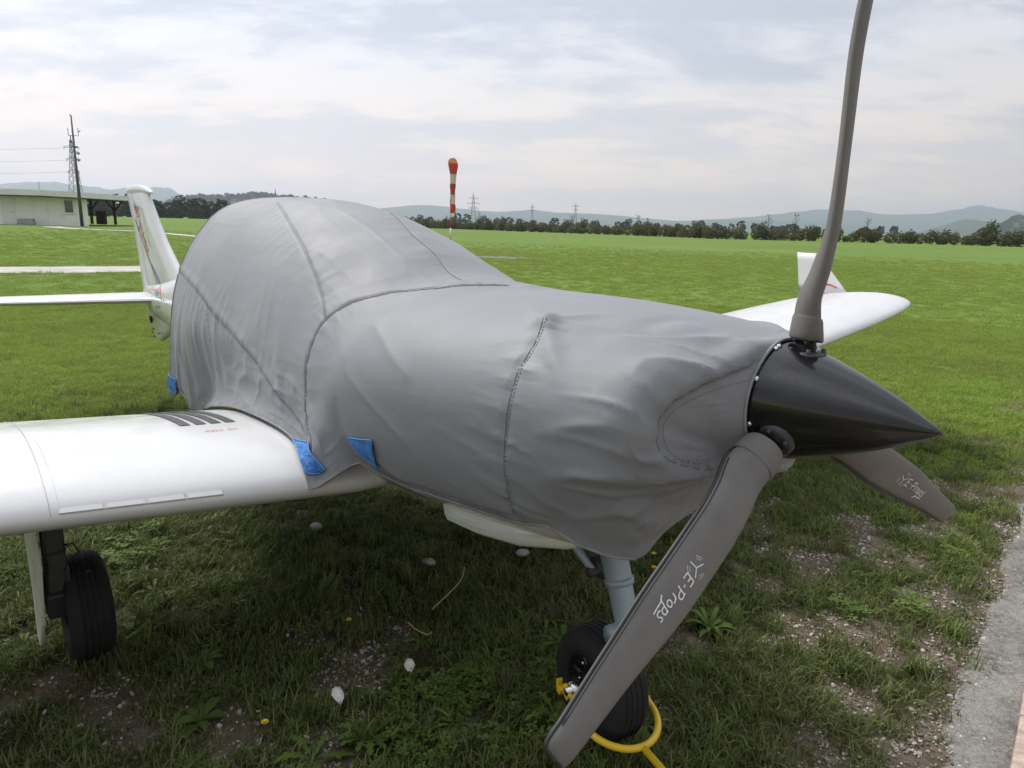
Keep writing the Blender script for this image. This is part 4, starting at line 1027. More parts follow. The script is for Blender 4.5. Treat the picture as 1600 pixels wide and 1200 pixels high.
# nose leg, fork, wheel
NA = np.array([-.575, 0, .168]); STEER = R_(-11)
WS = Matrix.Translation(NA) @ Matrix.Rotation(STEER, 4, 'Z') @ Matrix.Translation(-Vector(NA))
b = MB(); b.tube([(-.59, 0, .72), (-.575, 0, .66), (-.525, 0, .52), (-.524, 0, .518), (-.475, 0, .385)], [.041, .041, .040, .0365, .036], 20); b.build('nose_strut', m_strut, craft, True, 40)
b = MB(); b.tube([(-.528, 0, .53), (-.522, 0, .512)], [.0435, .0435], 20); b.build('strut_collar', m_strut, craft)
b = MB()
for s in (1,): b.tube([(-.48, s*.02, .395), (-.485, s*.075, .37), (-.53, s*.100, .28), (NA[0], s*.100, NA[2])], [.03, .024, .02, .02], 10)
b.tube([(-.48, -.05, .385), (-.48, .05, .385)], .03, 10); b.build('wheel_fork', m_strut, craft).matrix_local = WS
b = MB(); b.tube([(-.76, -.06, .66), (-.585, -.05, .545)], .012, 8); b.tube([(-.76, .06, .66), (-.585, .05, .545)], .012, 8); b.build('drag_link', m_strut, craft)
b = MB(); b.tube([(-.585, -.065, .54), (-.585, .065, .54)], .015, 10); b.box((-.585, 0, .545), (.05, .07, .05)); b.build('link_pivot', m_dark, craft)
def wheel(name, c, R, W, parent):
    pr = [(-W*.30, R*.52), (-W*.42, R*.56), (-W*.5, R*.68), (-W*.5, R*.80), (-W*.44, R*.91), (-W*.34, R*.965), (-W*.29, R*.985)]
    gr = []
    for g in (-.2, -.07, .07, .2): gr += [(W*(g-.035), R*.995), (W*(g-.022), R*.975), (W*(g+.022), R*.975), (W*(g+.035), R*.995)]
    pr = pr+gr+[(-a, r_) for a, r_ in pr[::-1]]
    b = MB(); b.lathe(pr, 'Y', 56, c); t = b.build(name, m_tyre, parent, True, 50)
    for s in (-1, 1):
        b = MB(); q = [(s*W*.30, R*.53), (s*W*.40, R*.545), (s*W*.41, R*.52), (s*W*.30, R*.48), (s*W*.24, R*.40), (s*W*.22, R*.30), (s*W*.30, R*.24), (s*W*.34, R*.22), (s*W*.34, .001)]
        b.lathe(q, 'Y', 40, c); rim = b.build('rim', m_rim, t, True, 40)
        for j in range(6):
            a = j*math.pi/3+.3; b = MB(); b.tube([(c[0]+R*.36*math.cos(a), c[1]+s*W*.20, c[2]+R*.36*math.sin(a)), (c[0]+R*.36*math.cos(a), c[1]+s*W*.28, c[2]+R*.36*math.sin(a))], .0058, 8); b.build('rim_bolt', m_steel, rim)
        for j in range(6):
            a = j*math.pi/3+.3+math.pi/6; b = MB(); b.tube([(c[0]+R*.26*math.cos(a), c[1]+s*W*.27, c[2]+R*.26*math.sin(a)), (c[0]+R*.48*math.cos(a), c[1]+s*W*.31, c[2]+R*.48*math.sin(a))], [.012, .008], 6); b.build('spoke', m_rim, rim)
    return t
nw = wheel('nose_wheel', NA, .172, .138, craft); nw.matrix_local = WS
b = MB(); b.tube([NA+np.array([0, -.125, 0]), NA+np.array([0, .125, 0])], .013, 12); b.build('axle', m_steel, nw)
b = MB()
for s in (-1, 1): b.tube([NA+np.array([0, s*.07, 0]), NA+np.array([0, s*.108, 0])], .022, 14)
b.build('axle_spacer', m_steel, nw)
# main legs with narrow doors, trailing links and wheels
for s in (-1, 1):
    MC = np.array([-1.945, s*1.155, .185])
    mw = wheel('main_wheel', MC, .187, .135, craft)
    b = MB(); b.box((-1.915, s*1.232, .475), (.095, .062, .37), 0, Matrix.Rotation(-.06, 3, 'Y')); leg = b.build('main_leg', m_leg, craft, False); bevel(leg, .008)
    b = MB(); b.box((-1.94, s*1.228, .63), (.14, .115, .10)); o = b.build('leg_socket', m_leg, leg, False); bevel(o, .01)
    b = MB(); b.box((-1.925, s*1.238, .265), (.15, .066, .10), 0, Matrix.Rotation(.25, 3, 'Y')); o = b.build('trailing_link', m_leg, leg, False); bevel(o, .01)
    b = MB(); b.box((-1.86, s*1.205, .315), (.03, .012, .12)); b.tube([(-1.862, s*1.20, .335), (-1.855, s*1.15, .338)], .006, 6); b.lathe([(-.006, .004), (-.006, .011), (.006, .011), (.006, .004)], 'X', 12, (-1.855, s*1.147, .338)); b.build('brake_bracket', m_leg, leg, False)
    b = MB(); b.tube([(-1.87, s*1.255, .60), (-1.862, s*1.262, .45), (-1.87, s*1.252, .30)], .006, 6); b.tube([(-1.87, s*1.265, .435), (-1.865, s*1.235, .43), (-1.87, s*1.20, .436)], .005, 6); b.tube([(-1.87, s*1.21, .45), (-1.86, s*1.18, .455), (-1.86, s*1.165, .42), (-1.865, s*1.185, .40)], .003, 5); b.build('brake_hose', m_pipe, leg)
    # door: thin tapering plate outboard of the leg
    b = MB(); zt_, out = .655, []
    P_ = [(-1.80, .655), (-2.14, .655), (-2.16, .42), (-2.10, .20), (-2.02, .085), (-1.95, .075), (-1.87, .19), (-1.82, .40)]
    yb = lambda z: s*(1.292-.012*math.sin((z-.08)*5))
    A0 = [(x, yb(z)-.006, z) for x, z in P_]; A1 = [(x, yb(z)+.006, z) for x, z in P_]; n_ = len(P_)
    b.add(A0+A1, [tuple(range(n_)), tuple(range(2*n_-1, n_-1, -1))]+[(i, n_+i, n_+(i+1) % n_, (i+1) % n_) for i in range(n_)])
    o = b.build('gear_door', m_doorp, craft, False); bevel(o, .003)
    # numbers chalked on the leg
    if s < 0:
        strokes(lambda u, v: (-1.866, s*(1.262-u*.011)+.0, .585+v*.02-.0), [[(0, 1), (.0, 0)], [(.5, 0), (1.1, 1)], [(1.4, .8), (1.8, 1), (1.9, .6), (1.5, 0), (2.0, 0)], [(2.4, .2), (2.8, 0), (3, .5), (2.6, 1), (2.4, .6), (2.9, .5)]], .09, 'chalk_marks', m_prt, leg, 1)

# ------------------------------------------------------------------ yellow tow bar on the nose wheel
m_yel = Mat('yellow_paint', (.70, .46, .025), .35); m_yel.vary(.12, 14)
tb = empty('tow_bar', AM @ WS @ Matrix.Translation((-.2, 0, 0)), 'yellow tow bar with a U shaped fork clamped to the nose wheel', 'tow bar')
T0 = (-.2, 0, 0)
b = MB(); up_ = []
for a in np.linspace(-90, 90, 23):
    t = R_(a); up_.append((-.485+.125*math.cos(t), .118*math.sin(t), .115-.022*math.cos(t)))
b.tube([(NA[0]+.02, -.115, NA[2]-.004), (-.52, -.113, .15)]+up_+[(-.52, .113, .15), (NA[0]+.02, .115, NA[2]-.004)], .0105, 12); b.build('fork', m_yel, tb, off=T0)
b = MB(); b.tube([(-.361, 0, .092), (.0, .01, .045), (.75, .06, .03)], .0105, 12); b.build('handle_tube', m_yel, tb, off=T0)
b = MB(); b.tube([(.73, -.06, .03), (.75, .06, .03), (.77, .18, .03)], .013, 12); b.build('grip', m_pipe, tb, off=T0)
for s in (-1, 1):
    b = MB(); b.box((NA[0]-.005, s*.118, NA[2]-.005), (.042, .012, .032), 0, Matrix.Rotation(.6, 3, 'Y')); b.box((NA[0]-.03, s*.121, NA[2]-.012), (.02, .022, .022), 0, Matrix.Rotation(.3, 3, 'Y')); b.box((NA[0]-.045, s*.119, NA[2]+.0), (.010, .020, .030)); o = b.build('clamp', m_yel, tb, False, off=T0); bevel(o, .003)
# ------------------------------------------------------------------ grey cover
CG, CS = cover_grid()
SEAMS = dict(
 canopy_arch=[(-2.607,-.155),(-2.133,-.301),(-1.824,-.385),(-1.624,-.442),(-1.519,-.477),(-1.444,-.513)],
 windscreen_arch=[(-1.262,-.93),(-1.284,-.852),(-1.344,-.813),(-1.383,-.748),(-1.409,-.677),(-1.429,-.611),(-1.446,-.548),(-1.439,-.499),(-1.405,-.411),(-1.311,-.278),(-1.173,-.189),(-1.103,-.063),(-1.075,.007)],
 side_seam=[(-3.24,-.61),(-3.129,-.631),(-2.674,-.706),(-2.326,-.774),(-1.988,-.816),(-1.713,-.84),(-1.538,-.85),(-1.375,-.853)],
 far_canopy_arch=[(-1.927,.06),(-1.648,-.018),(-1.452,-.031),(-1.213,-.081)],
 cowl_seam=[(-.53,-.32),(-.495,-.394),(-.483,-.463),(-.47,-.524),(-.467,-.6),(-.472,-.678),(-.471,-.75),(-.479,-.815)],
 cheek_seam=[(-.097,-.12),(-.099,-.145),(-.119,-.239),(-.138,-.328),(-.147,-.38),(-.15,-.431),(-.15,-.478),(-.144,-.511),(-.132,-.55),(-.124,-.595)])
def densify(p, step=.012):
    p = np.array(p, float); d = np.r_[0, np.cumsum(np.hypot(*np.diff(p, axis=0).T))]; q = np.linspace(0, d[-1], max(6, int(d[-1]/step)))
    o = np.stack([np.interp(q, d, p[:, 0]), np.interp(q, d, p[:, 1])], 1)
    for _ in range(4): o[1:-1] = .25*o[:-2]+.5*o[1:-1]+.25*o[2:]
    return o
SD = {k: densify(v) for k, v in SEAMS.items()}
Xg = CG[:, :, 0]; Sg = CS; a_ = np.abs(Sg)
Smax = np.abs(Sg[:, -1])[:, None]; hemd = Smax-a_           # distance from the hem
def seam_dist(p):
    D2 = np.full(Xg.shape, 9.0); TT = np.zeros(Xg.shape); SG = np.ones(Xg.shape); acc = np.r_[0, np.cumsum(np.hypot(*np.diff(p, axis=0).T))]
    for i, q in enumerate(p):
        d = np.hypot(Xg-q[0], Sg-q[1]); m_ = d < D2; D2[m_] = d[m_]; TT[m_] = acc[i]
        tg = p[min(i+1, len(p)-1)]-p[max(i-1, 0)]
        SG[m_] = np.sign(tg[0]*(Sg[m_]-q[1])-tg[1]*(Xg[m_]-q[0]))
    return D2, TT, SG
dsp = np.zeros(Xg.shape)
def crease(n, p=3.0):                         # narrow ridge lines out of smooth noise: 0 between them, 1 on the line
    return np.maximum(0, 1-np.abs(n)*1.15)**p
# slack in the cloth: broad undulation
dsp += .0022*fbm(Xg*1.8, Sg*1.8, 3, 2)
cab = sstep(-1.15, -1.5, Xg); cowl = 1-cab
low = sstep(.45, .85, a_)
# drape folds on the cabin side: they fall forward and down from the shoulder to the wing root
u_ = Xg*.86-a_*.50; v_ = Xg*.50+a_*.86
wu = u_+.05*fbm(Xg*2.5, Sg*2.5, 17, 3)
msk = sstep(-.15, .45, vn(Xg*1.5, Sg*1.5, 37)+.25)
amp = cab*sstep(.36, .62, a_)*sstep(0, .12, hemd)
dsp += amp*(.0105*crease(vn(wu*5.5, v_*1.0, 23), 2.5)*msk+.0060*crease(vn(wu*11, v_*1.5, 29), 4)*sstep(-.2, .4, vn(Xg*2, Sg*2+5, 31)))
# fine long tension lines over the canopy top
dsp += cab*sstep(.62, .2, a_)*(.0028*crease(vn(Xg*1.6+Sg*1.4, Sg*15+Xg*.8, 41), 4)+.0022*crease(vn(Xg*8-Sg*4, Sg*3, 43), 5)*sstep(0, .5, vn(Xg*2.2, Sg*2.2, 44)))
# gathers just above the wing root
g_ = np.exp(-((hemd-.11)/.09)**2)*sstep(-2.5, -1.9, Xg)*sstep(-1.15, -1.3, Xg)
dsp += g_*(.011*crease(vn(Xg*2.8, (hemd+.2*(Xg+1.9))*13, 47), 1.8)+.006*crease(vn(Xg*7, hemd*20, 53), 3))
# vertical flutes in the free-hanging rear part
fl_ = sstep(-2.1, -2.6, Xg)*sstep(.55, 1.0, a_)
dsp += fl_*(.011*crease(vn(Xg*7+a_*.8, a_*.7, 59), 1.8)+.005*crease(vn(Xg*19, a_*1.2, 61), 3))
# cowl side: shallow near-horizontal pulls, sharp edged and far apart
cw = cowl*sstep(.26, .5, a_)
dsp += cw*(.0052*crease(vn(Xg*2.0, Sg*6+Xg*2.4, 67), 4)*sstep(-.1, .4, vn(Xg*3, Sg*3, 68))+.0022*crease(vn(Xg*3.5, Sg*15+Xg*5, 71), 5)*sstep(0, .5, vn(Xg*3, Sg*4, 72)))
# strained folds radiating from the spinner ring
fr = sstep(-.40, -.22, Xg)*sstep(-.092, -.125, Xg)
dsp += fr*sstep(.03, .12, a_)*(.014*crease(vn(a_*10+Xg*6, Xg*2.5, 73), 1.8)+.006*crease(vn(a_*24+Xg*8, Xg*4, 79), 3))
# the cheek pocket behind the spinner is drawn inwards
ck = np.exp(-(((Xg+.125)/.04)**2))*np.exp(-((a_-.40)/.14)**2)
dsp -= .050*ck
# the fabric is pulled up at one point on the cowl shoulder and strained from there
bx_, bs_ = -.545, -.305
dq = np.hypot(Xg-bx_, (Sg-bs_))
dsp += .020*np.exp(-(dq/.030)**2)+.007*np.exp(-(dq/.09)**2)
for ang_, ln_, am in ((R_(-38), .30, .010), (R_(150), .26, .006), (R_(62), .20, .008), (R_(18), .22, .007), (R_(-75), .2, .004)):
    ca, sa_ = math.cos(ang_), math.sin(ang_); du = (Xg-bx_)*ca+(Sg-bs_)*sa_; dv = -(Xg-bx_)*sa_+(Sg-bs_)*ca
    dsp += am*np.exp(-((dv-.10*du*du)/.022)**2)*sstep(-.01, .03, du)*sstep(ln_, ln_*.3, du)
dq2 = np.hypot((Xg+.30)/1.0, (Sg+.10)/1.6); dsp += -.008*np.exp(-((dq2-.06)/.03)**2)*sstep(-.10, .05, -Sg-.06)
dsp += .010*np.exp(-(np.hypot(Xg+1.02, Sg-.05)/.035)**2)
# seams: a shallow groove with puckers at right angles
for nm, p in SD.items():
    d, t, sg = seam_dist(p)
    k = dict(windscreen_arch=.8, cowl_seam=1.25, canopy_arch=.8, side_seam=.9, far_canopy_arch=.6, cheek_seam=.9)[nm]
    dsp -= .0022*k*np.exp(-(d/.006)**2)
    puck = 1.5*crease(vn(t*15+sg*3.3, d*3+sg*7, 83), 3)+crease(vn(t*34, d*6+sg*3, 89), 4)
    dsp += .0040*k*puck*np.exp(-d/.060)*(1-np.exp(-(d/.008)**2))
    if nm in ('windscreen_arch', 'cheek_seam'): dsp += (.0015 if nm == 'windscreen_arch' else .006)*sg*np.exp(-np.abs(d-.008)/.03)*(-1 if nm == 'cheek_seam' else .6)
    if nm == 'side_seam': dsp += .005*np.exp(-((d-.025)/.016)**2)*(sg > 0)
dsp *= sstep(-.092, -.105, Xg)*.999+.001
dsp *= sstep(-.002, .02, hemd)*.6+.4
# normals of the undisplaced surface
du_ = np.gradient(CG, axis=0); dv_ = np.gradient(CG, axis=1); nrm = np.cross(du_, dv_); nrm /= np.linalg.norm(nrm, axis=2, keepdims=True)+1e-12
cen = np.array([0, 0, .95]); sgn_ = np.sign(np.einsum('ijk,ijk->ij', nrm, CG*np.array([0, 1, 1])-cen)); nrm *= np.where(sgn_ == 0, 1, sgn_)[..., None]
nrm[0] = nrm[1]
CD = CG+nrm*(dsp+.004)[..., None]
CD[:, :, 2] = np.where((hemd < .1) & (Xg < -2.66), CD[:, :, 2]-.012*np.abs(vn(Xg*6, 0*Xg, 97)), CD[:, :, 2])
def cover_at(x, s, off=0.0):
    i = np.interp(-x, -XC, np.arange(len(XC))); i0 = int(min(i, len(XC)-2)); f = i-i0; o = []
    for k in (i0, i0+1):
        j = np.interp(s, CS[k], np.arange(2*NS-1)); j0 = int(min(j, 2*NS-3)); g = j-j0
        o.append(CD[k, j0]*(1-g)+CD[k, j0+1]*g+off*(nrm[k, j0]*(1-g)+nrm[k, j0+1]*g))
    return o[0]*(1-f)+o[1]*f
m_fab = Mat('grey_cover_cloth', (.19, .193, .2), .6, spec=.4)
P = m_fab.coord()
m_fab.base(m_fab.mix(m_fab.ramp(m_fab.noise(P, 2.2, 6, .6), [(.32, 0.0), (.7, 1.0)]), (.182, .189, .203), (.212, .219, .234)))
m_fab.roughness(m_fab.ramp(m_fab.noise(P, 5, 4), [(.3, .55), (.7, .66)]))
wv = m_fab.noise(P, 700, 2, .6); m_fab.bump(wv, .0012, .35); m_fab.bump(m_fab.noise(P, 30, 4, .6), .002, .3); m_fab.bump(m_fab.noise(m_fab.coord('Object', (.7, .7, 2.6)), 8, 3, .5), .006, .3)
fl = m_fab.ramp(m_fab.noise(P, 13, 6, .75), [(.72, 0.0), (.80, 1.0)]); bcol = m_fab.b.inputs['Base Color'].links[0].from_socket; m_fab.base(m_fab.mix(m_fab.math('MULTIPLY', fl, .18), bcol, (.26, .25, .23)))
m_fab.b.inputs['Sheen Weight'].default_value = .15; m_fab.b.inputs['Sheen Roughness'].default_value = .4
m_seam = Mat('seam_thread', (.14, .141, .146), .7); m_seam.vary(.2, 60)
m_stitch = Mat('stitch_thread', (.165, .168, .174), .7); m_stitch.vary(.2, 60)
m_seam2 = Mat('seam_thread_pale', (.21, .212, .217), .7); m_seam2.vary(.2, 60)
m_hem = Mat('hem_tape', (.20, .203, .208), .55); m_hem.vary(.2, 30)
m_tab = Mat('blue_patch', (.028, .175, .52), .5, spec=.4)
m_tab.base(m_tab.mix(m_tab.ramp(m_tab.noise(m_tab.coord(), 40, 6, .75), [(.38, 0.0), (.66, 1.0)]), (.020, .125, .42), (.075, .30, .68)))
m_tab.bump(m_tab.noise(m_tab.coord(), 55, 5, .7), .012, .9)
cov = empty('aircraft_cover', AM, 'fitted grey cloth cover over the cowl and canopy of the parked aircraft', 'aircraft cover')
b = MB(); b.grid(CD, flip=True); sh = b.build('cover_cloth', m_fab, cov)
for nm, p in SD.items():
    q = [cover_at(*r, .0012) for r in p]
    b = MB(); b.tube(q, .0010, 5); b.build('seam', m_seam if nm not in ('side_seam',) else m_seam2, cov)
    if nm != 'far_canopy_arch':                # row of stitches beside the seam
        b = MB(); pd = np.gradient(p, axis=0); pd /= np.linalg.norm(pd, axis=1, keepdims=True); nn = np.stack([-pd[:, 1], pd[:, 0]], 1); pp = densify(p+nn*.008, .0045)
        for i in range(0, len(pp)-2, 2): b.tube([cover_at(*pp[i], .0008), cover_at(*pp[i+1], .0008)], .0009, 4)
        b.build('stitch_row', m_stitch, cov)
# bound hem all round
for side_ in (0, -1):
    b = MB(); b.tube([CD[i, side_] for i in range(30, len(XC), 2)], .0042, 6); b.build('hem_binding', m_hem, cov)
    b = MB(); R2 = []
    for i in range(60, len(XC), 2):
        x = XC[i]; s_ = CS[i, side_]; k = 1 if s_ > 0 else -1
        R2.append([cover_at(x, s_-k*.004, .0022), cover_at(x, s_-k*.026, .0022)])
    b.grid(np.array(R2)); b.build('hem_tape', m_hem, cov)
b = MB(); b.tube([CD[-1, j] for j in range(0, 2*NS-1, 2)], .004, 6); b.build('hem_binding', m_hem, cov)
b = MB(); b.tube([CD[0, j]+np.array([.001, 0, 0]) for j in range(0, 2*NS-1, 2)], .004, 6); b.build('hem_binding', m_hem, cov)
# blue hook-and-loop patches
def patch(corners, name, nu=10, nv=10, off=.0085, puff=.003):
    c = [np.array(q, float) for q in corners]; A = np.zeros((nv, nu, 3))
    for j, v in enumerate(np.linspace(0, 1, nv)):
        for i, u in enumerate(np.linspace(0, 1, nu)):
            q = c[0]*(1-u)*(1-v)+c[1]*u*(1-v)+c[2]*u*v+c[3]*(1-u)*v
            A[j, i] = cover_at(q[0], q[1], off+puff*float(vn(u*3.3, v*3.3, 5)))
    b = MB(); b.grid(A); o = b.build(name, m_tab, cov); sd_ = o.modifiers.new('thick', 'SOLIDIFY'); sd_.thickness = .003; sd_.offset = 1
    edge = [A[0, i] for i in range(nu)]+[A[j, -1] for j in range(1, nv)]+[A[-1, i] for i in range(nu-2, -1, -1)]+[A[j, 0] for j in range(nv-2, -1, -1)]
    b = MB(); b.tube(edge, .0022, 5); b.build('patch_edge', m_blup, o); return o
patch([(-1.395, -.905), (-1.30, -.862), (-1.205, -.925), (-1.255, -.958)], 'blue_patch')
patch([(-1.128, -.805), (-1.005, -.783), (-1.012, -.872), (-1.062, -.862)], 'blue_patch')
patch([(-3.235, -1.14), (-3.06, -1.165), (-3.06, -1.235), (-3.235, -1.225)], 'blue_patch')
patch([(-1.395, .905), (-1.30, .862), (-1.205, .925), (-1.255, .958)], 'blue_patch')
# fastening straps passing under the fuselage
def belly(x, deg, off=-.014):
    y, z = section(x, np.array([R_(deg)])); return np.array([x, -(float(y[0])+off-.012), float(z[0])-off*.3])
for x0, x1, d0_, d1_ in ((-1.22, -1.06, 114, 146),):
    b = MB(); c = [belly(x0+(x1-x0)*t, d0_+(d1_-d0_)*t) for t in np.linspace(0, 1, 14)]
    L = [q+np.array([-.012, 0, 0]) for q in c]; Rr = [q+np.array([.012, 0, .0]) for q in c]
    b.grid(np.array([L, Rr])); o = b.build('strap', m_hem, cov); sd_ = o.modifiers.new('thick', 'SOLIDIFY'); sd_.thickness = .002
# ------------------------------------------------------------------ grass, weeds, stones
gcol_ = bpy.data.collections.new('grass_sources')
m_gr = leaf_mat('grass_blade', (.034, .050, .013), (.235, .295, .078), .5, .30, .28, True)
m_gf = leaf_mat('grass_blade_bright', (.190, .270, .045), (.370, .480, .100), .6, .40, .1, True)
m_th = leaf_mat('dry_grass', (.090, .068, .034), (.24, .19, .10), .85, .15, .15)
m_wd = leaf_mat('broad_leaf', (.038, .072, .016), (.165, .235, .050), .6, .28, .12)
def tuft(n, h, spread, wid, seed, lean=.8, mat=m_gr, name='grass_tuft', segs=3):
    r = np.random.default_rng(seed); b = MB(); T = []
    for k in range(n):
        a = r.uniform(0, 6.28); rad = spread*math.sqrt(r.uniform()); x0, y0 = rad*math.cos(a), rad*math.sin(a)
        d = r.uniform(0, 6.28); L = h*r.uniform(.5, 1.25); bend = lean*r.uniform(.3, 1.3); w = wid*r.uniform(.6, 1.3)
        dx, dy = math.cos(d), math.sin(d); px, py = -dy, dx; P = []
        for s_ in range(segs+1):
            t = s_/segs; th = bend*t; out = L*(math.sin(th)/max(bend, .05) if bend > .05 else 0)*1.0; up = L*t*math.cos(bend*t*.8)
            ww = w*(1-t)**.7
            c = (x0+dx*L*bend*t*t*.75, y0+dy*L*bend*t*t*.75, max(.001, up))
            if s_ < segs: P += [(c[0]+px*ww/2, c[1]+py*ww/2, c[2]), (c[0]-px*ww/2, c[1]-py*ww/2, c[2])]
            else: P.append(c)
        F = [(2*i, 2*i+1, 2*i+3, 2*i+2) for i in range(segs-1)]+[(2*segs-2, 2*segs-1, 2*segs)]
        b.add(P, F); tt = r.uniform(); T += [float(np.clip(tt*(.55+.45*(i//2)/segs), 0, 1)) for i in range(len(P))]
    o = source(gcol_, b, name, mat); tint(o, T); return o
def rosette(n, L, wid, seed, lob=0, mat=m_wd, name='broad_leaf_weed', tilt=.45):
    r = np.random.default_rng(seed); b = MB(); T = []
    for k in range(n):
        a = 6.28*k/n+r.uniform(-.3, .3); l_ = L*r.uniform(.6, 1.15); e = tilt*r.uniform(.4, 1.6); w = wid*r.uniform(.8, 1.2); S = 9; P = []
        ux, uy = math.cos(a), math.sin(a); px, py = -uy, ux; tt = r.uniform(.2, 1)
        for s_ in range(S+1):
            t = s_/S; z = .004+l_*(e*t-(.55*e+.18)*t*t); rr = l_*t*(1-.12*t)
            ww = w*(math.sin(min(1, t*1.05)*math.pi*.93)**.8)*(.35+.65*t if lob else 1)
            if lob and s_ % 2: ww *= .42
            ww = max(ww, .0015); c = (ux*rr, uy*rr, z); dz = ww*.25
            P += [(c[0]+px*ww, c[1]+py*ww, c[2]+dz), c, (c[0]-px*ww, c[1]-py*ww, c[2]+dz)]
            T += [tt*.8, min(1, tt*.8+.25), tt*.8]
        F = []
        for s_ in range(S):
            o_ = 3*s_; F += [(o_, o_+1, o_+4, o_+3), (o_+1, o_+2, o_+5, o_+4)]
        b.add(P, F)
    return b, T
names_ = []
# indices follow the alphabetical order of the source names
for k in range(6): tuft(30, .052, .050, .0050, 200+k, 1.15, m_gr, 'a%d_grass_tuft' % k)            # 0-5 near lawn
for k in range(3): tuft(24, .080, .035, .0055, 220+k, .95, m_gr, 'b%d_tall_tuft' % k)             # 6-8 taller clumps
for k in range(3): tuft(22, .035, .050, .0026, 240+k, 1.5, m_th, 'c%d_dry_tuft' % k)             # 9-11 dry thatch
for k in range(4): tuft(64, .060, .17, .0085, 260+k, 1.25, m_gf, 'd%d_field_tuft' % k)             # 12-15 brighter, open field
def clover(seed):
    r = np.random.default_rng(seed); b = MB(); T = []
    for k in range(16):
        a = r.uniform(0, 6.28); q_ = .05*math.sqrt(r.uniform()); c0 = np.array([q_*math.cos(a), q_*math.sin(a), r.uniform(.012, .045)]); s_ = r.uniform(.006, .011); a0_ = r.uniform(0, 6.28); tt = r.uniform(.2, 1)
        for j in range(3):
            t = a0_+j*2.09; u = np.array([math.cos(t), math.sin(t), .2]); v = np.array([-math.sin(t), math.cos(t), 0])
            b.add([c0, c0+u*s_+v*s_*.65, c0+u*s_*1.7, c0+u*s_-v*s_*.65], [(0, 1, 2, 3)]); T += [tt]*4
    return b, T
for k in range(2): bb, T = clover(280+k); tint(source(gcol_, bb, 'e%d_clover' % k, m_wd), T)      # 16-17
for k in range(3): bb, T = rosette(8+k, .085, .012, 290+k, 1); tint(source(gcol_, bb, 'f%d_small_rosette' % k, m_wd), T)   # 18-20
m_stn = Mat('pebble', (.42, .40, .365), .9); oi = m_stn.n('ShaderNodeObjectInfo'); m_stn.base(m_stn.ramp(oi.outputs['Random'], [(0, (.11, .09, .07)), (.4, (.26, .225, .18)), (.8, (.42, .385, .33)), (1, (.60, .57, .52))]))
for k in range(4):                                                                                 # 21-24 pebbles
    bm_ = bmesh.new(); bmesh.ops.create_icosphere(bm_, subdivisions=1, radius=.008)
    r = np.random.default_rng(300+k)
    for v in bm_.verts: v.co = Vector((v.co.x*1.2, v.co.y*r.uniform(.8, 1.0), v.co.z*.65))*(1+r.uniform(-.22, .22))
    me = bpy.data.meshes.new('g%d_pebble' % k); bm_.to_mesh(me); bm_.free(); me.materials.append(m_stn.m); o = bpy.data.objects.new('g%d_pebble' % k, me); gcol_.objects.link(o)

def wedge(n, r0, r1, a0_, a1_, rg, pw=1.0):
    rr = np.sqrt(rg.uniform(0, 1, n)*(r1*r1-r0*r0)+r0*r0); aa = rg.uniform(a0_, a1_, n)
    return rr*np.sin(aa), rr*np.cos(aa)
PT, RO, SCL, ID = [], [], [], []
def put(x, y, ids, smin, smax, rg, tilt=.12, z=0.0):
    n = len(x)
    if n == 0: return
    PT.append(np.stack([x, y, gz(x, y)+z], 1)); RO.append(np.c_[rg.normal(0, tilt, (n, 2)), rg.uniform(0, 6.28, n)]); SCL.append(rg.uniform(smin, smax, n)); ID.append(rg.choice(ids, n))
rg = np.random.default_rng(5)
off_path = lambda x, y, m_=0: path_d(x, y) < -m_
# near lawn, thick and patchy
x, y = wedge(30000, 1.15, 7.0, R_(-52), R_(52), rg); bq = bare(x, y); cl = .5+.5*fbm(x*2.6, y*2.6, 55, 3)
fine = .5+.5*fbm(x*9, y*9, 56, 2)
k = (rg.uniform(size=len(x)) > bq*.93) & (rg.uniform(size=len(x)) < (.25+.8*cl)*(.25+1.5*fine)) & ((path_d(x, y) < .02) | (rg.uniform(size=len(x)) < .015)); x, y, cl = x[k], y[k], cl[k]
d_ = np.hypot(x, y)
br = rg.uniform(size=len(x)) < sstep(3.4, 6.5, d_)*.8
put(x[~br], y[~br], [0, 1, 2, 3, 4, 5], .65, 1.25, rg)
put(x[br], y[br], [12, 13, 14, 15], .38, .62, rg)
x, y = wedge(3600, 1.15, 6.5, R_(-50), R_(50), rg); cl = fbm(x*2.1, y*2.1, 57, 3); bq = bare(x, y)
k = (cl > .02) & (rg.uniform(size=len(x)) > bq) & (path_d(x, y) < -.02); put(x[k], y[k], [6, 7, 8], .7, 1.3, rg)
x, y = wedge(9000, 1.15, 6.5, R_(-50), R_(50), rg); bq = bare(x, y)
k = (rg.uniform(size=len(x)) < .25+.6*bq*sstep(.05, -.25, path_d(x, y))) & (path_d(x, y) < -.0); put(x[k], y[k], [9, 10, 11], .6, 1.3, rg)
x, y = wedge(4200, 1.15, 6.0, R_(-50), R_(50), rg); cl = fbm(x*1.9, y*1.9, 63, 3); bq = bare(x, y)
k = (cl > .5) & (rg.uniform(size=len(x)) > bq*1.1) & off_path(x, y, .03); put(x[k], y[k], [16, 17], .8, 1.5, rg)
x, y = wedge(1500, 1.15, 6.0, R_(-50), R_(50), rg); cl = fbm(x*1.4, y*1.4, 67, 3); bq = bare(x, y)
k = (cl > -.12) & (rg.uniform(size=len(x)) > bq*.9) & off_path(x, y, .05); put(x[k], y[k], [18, 19, 20], .55, 1.15, rg)
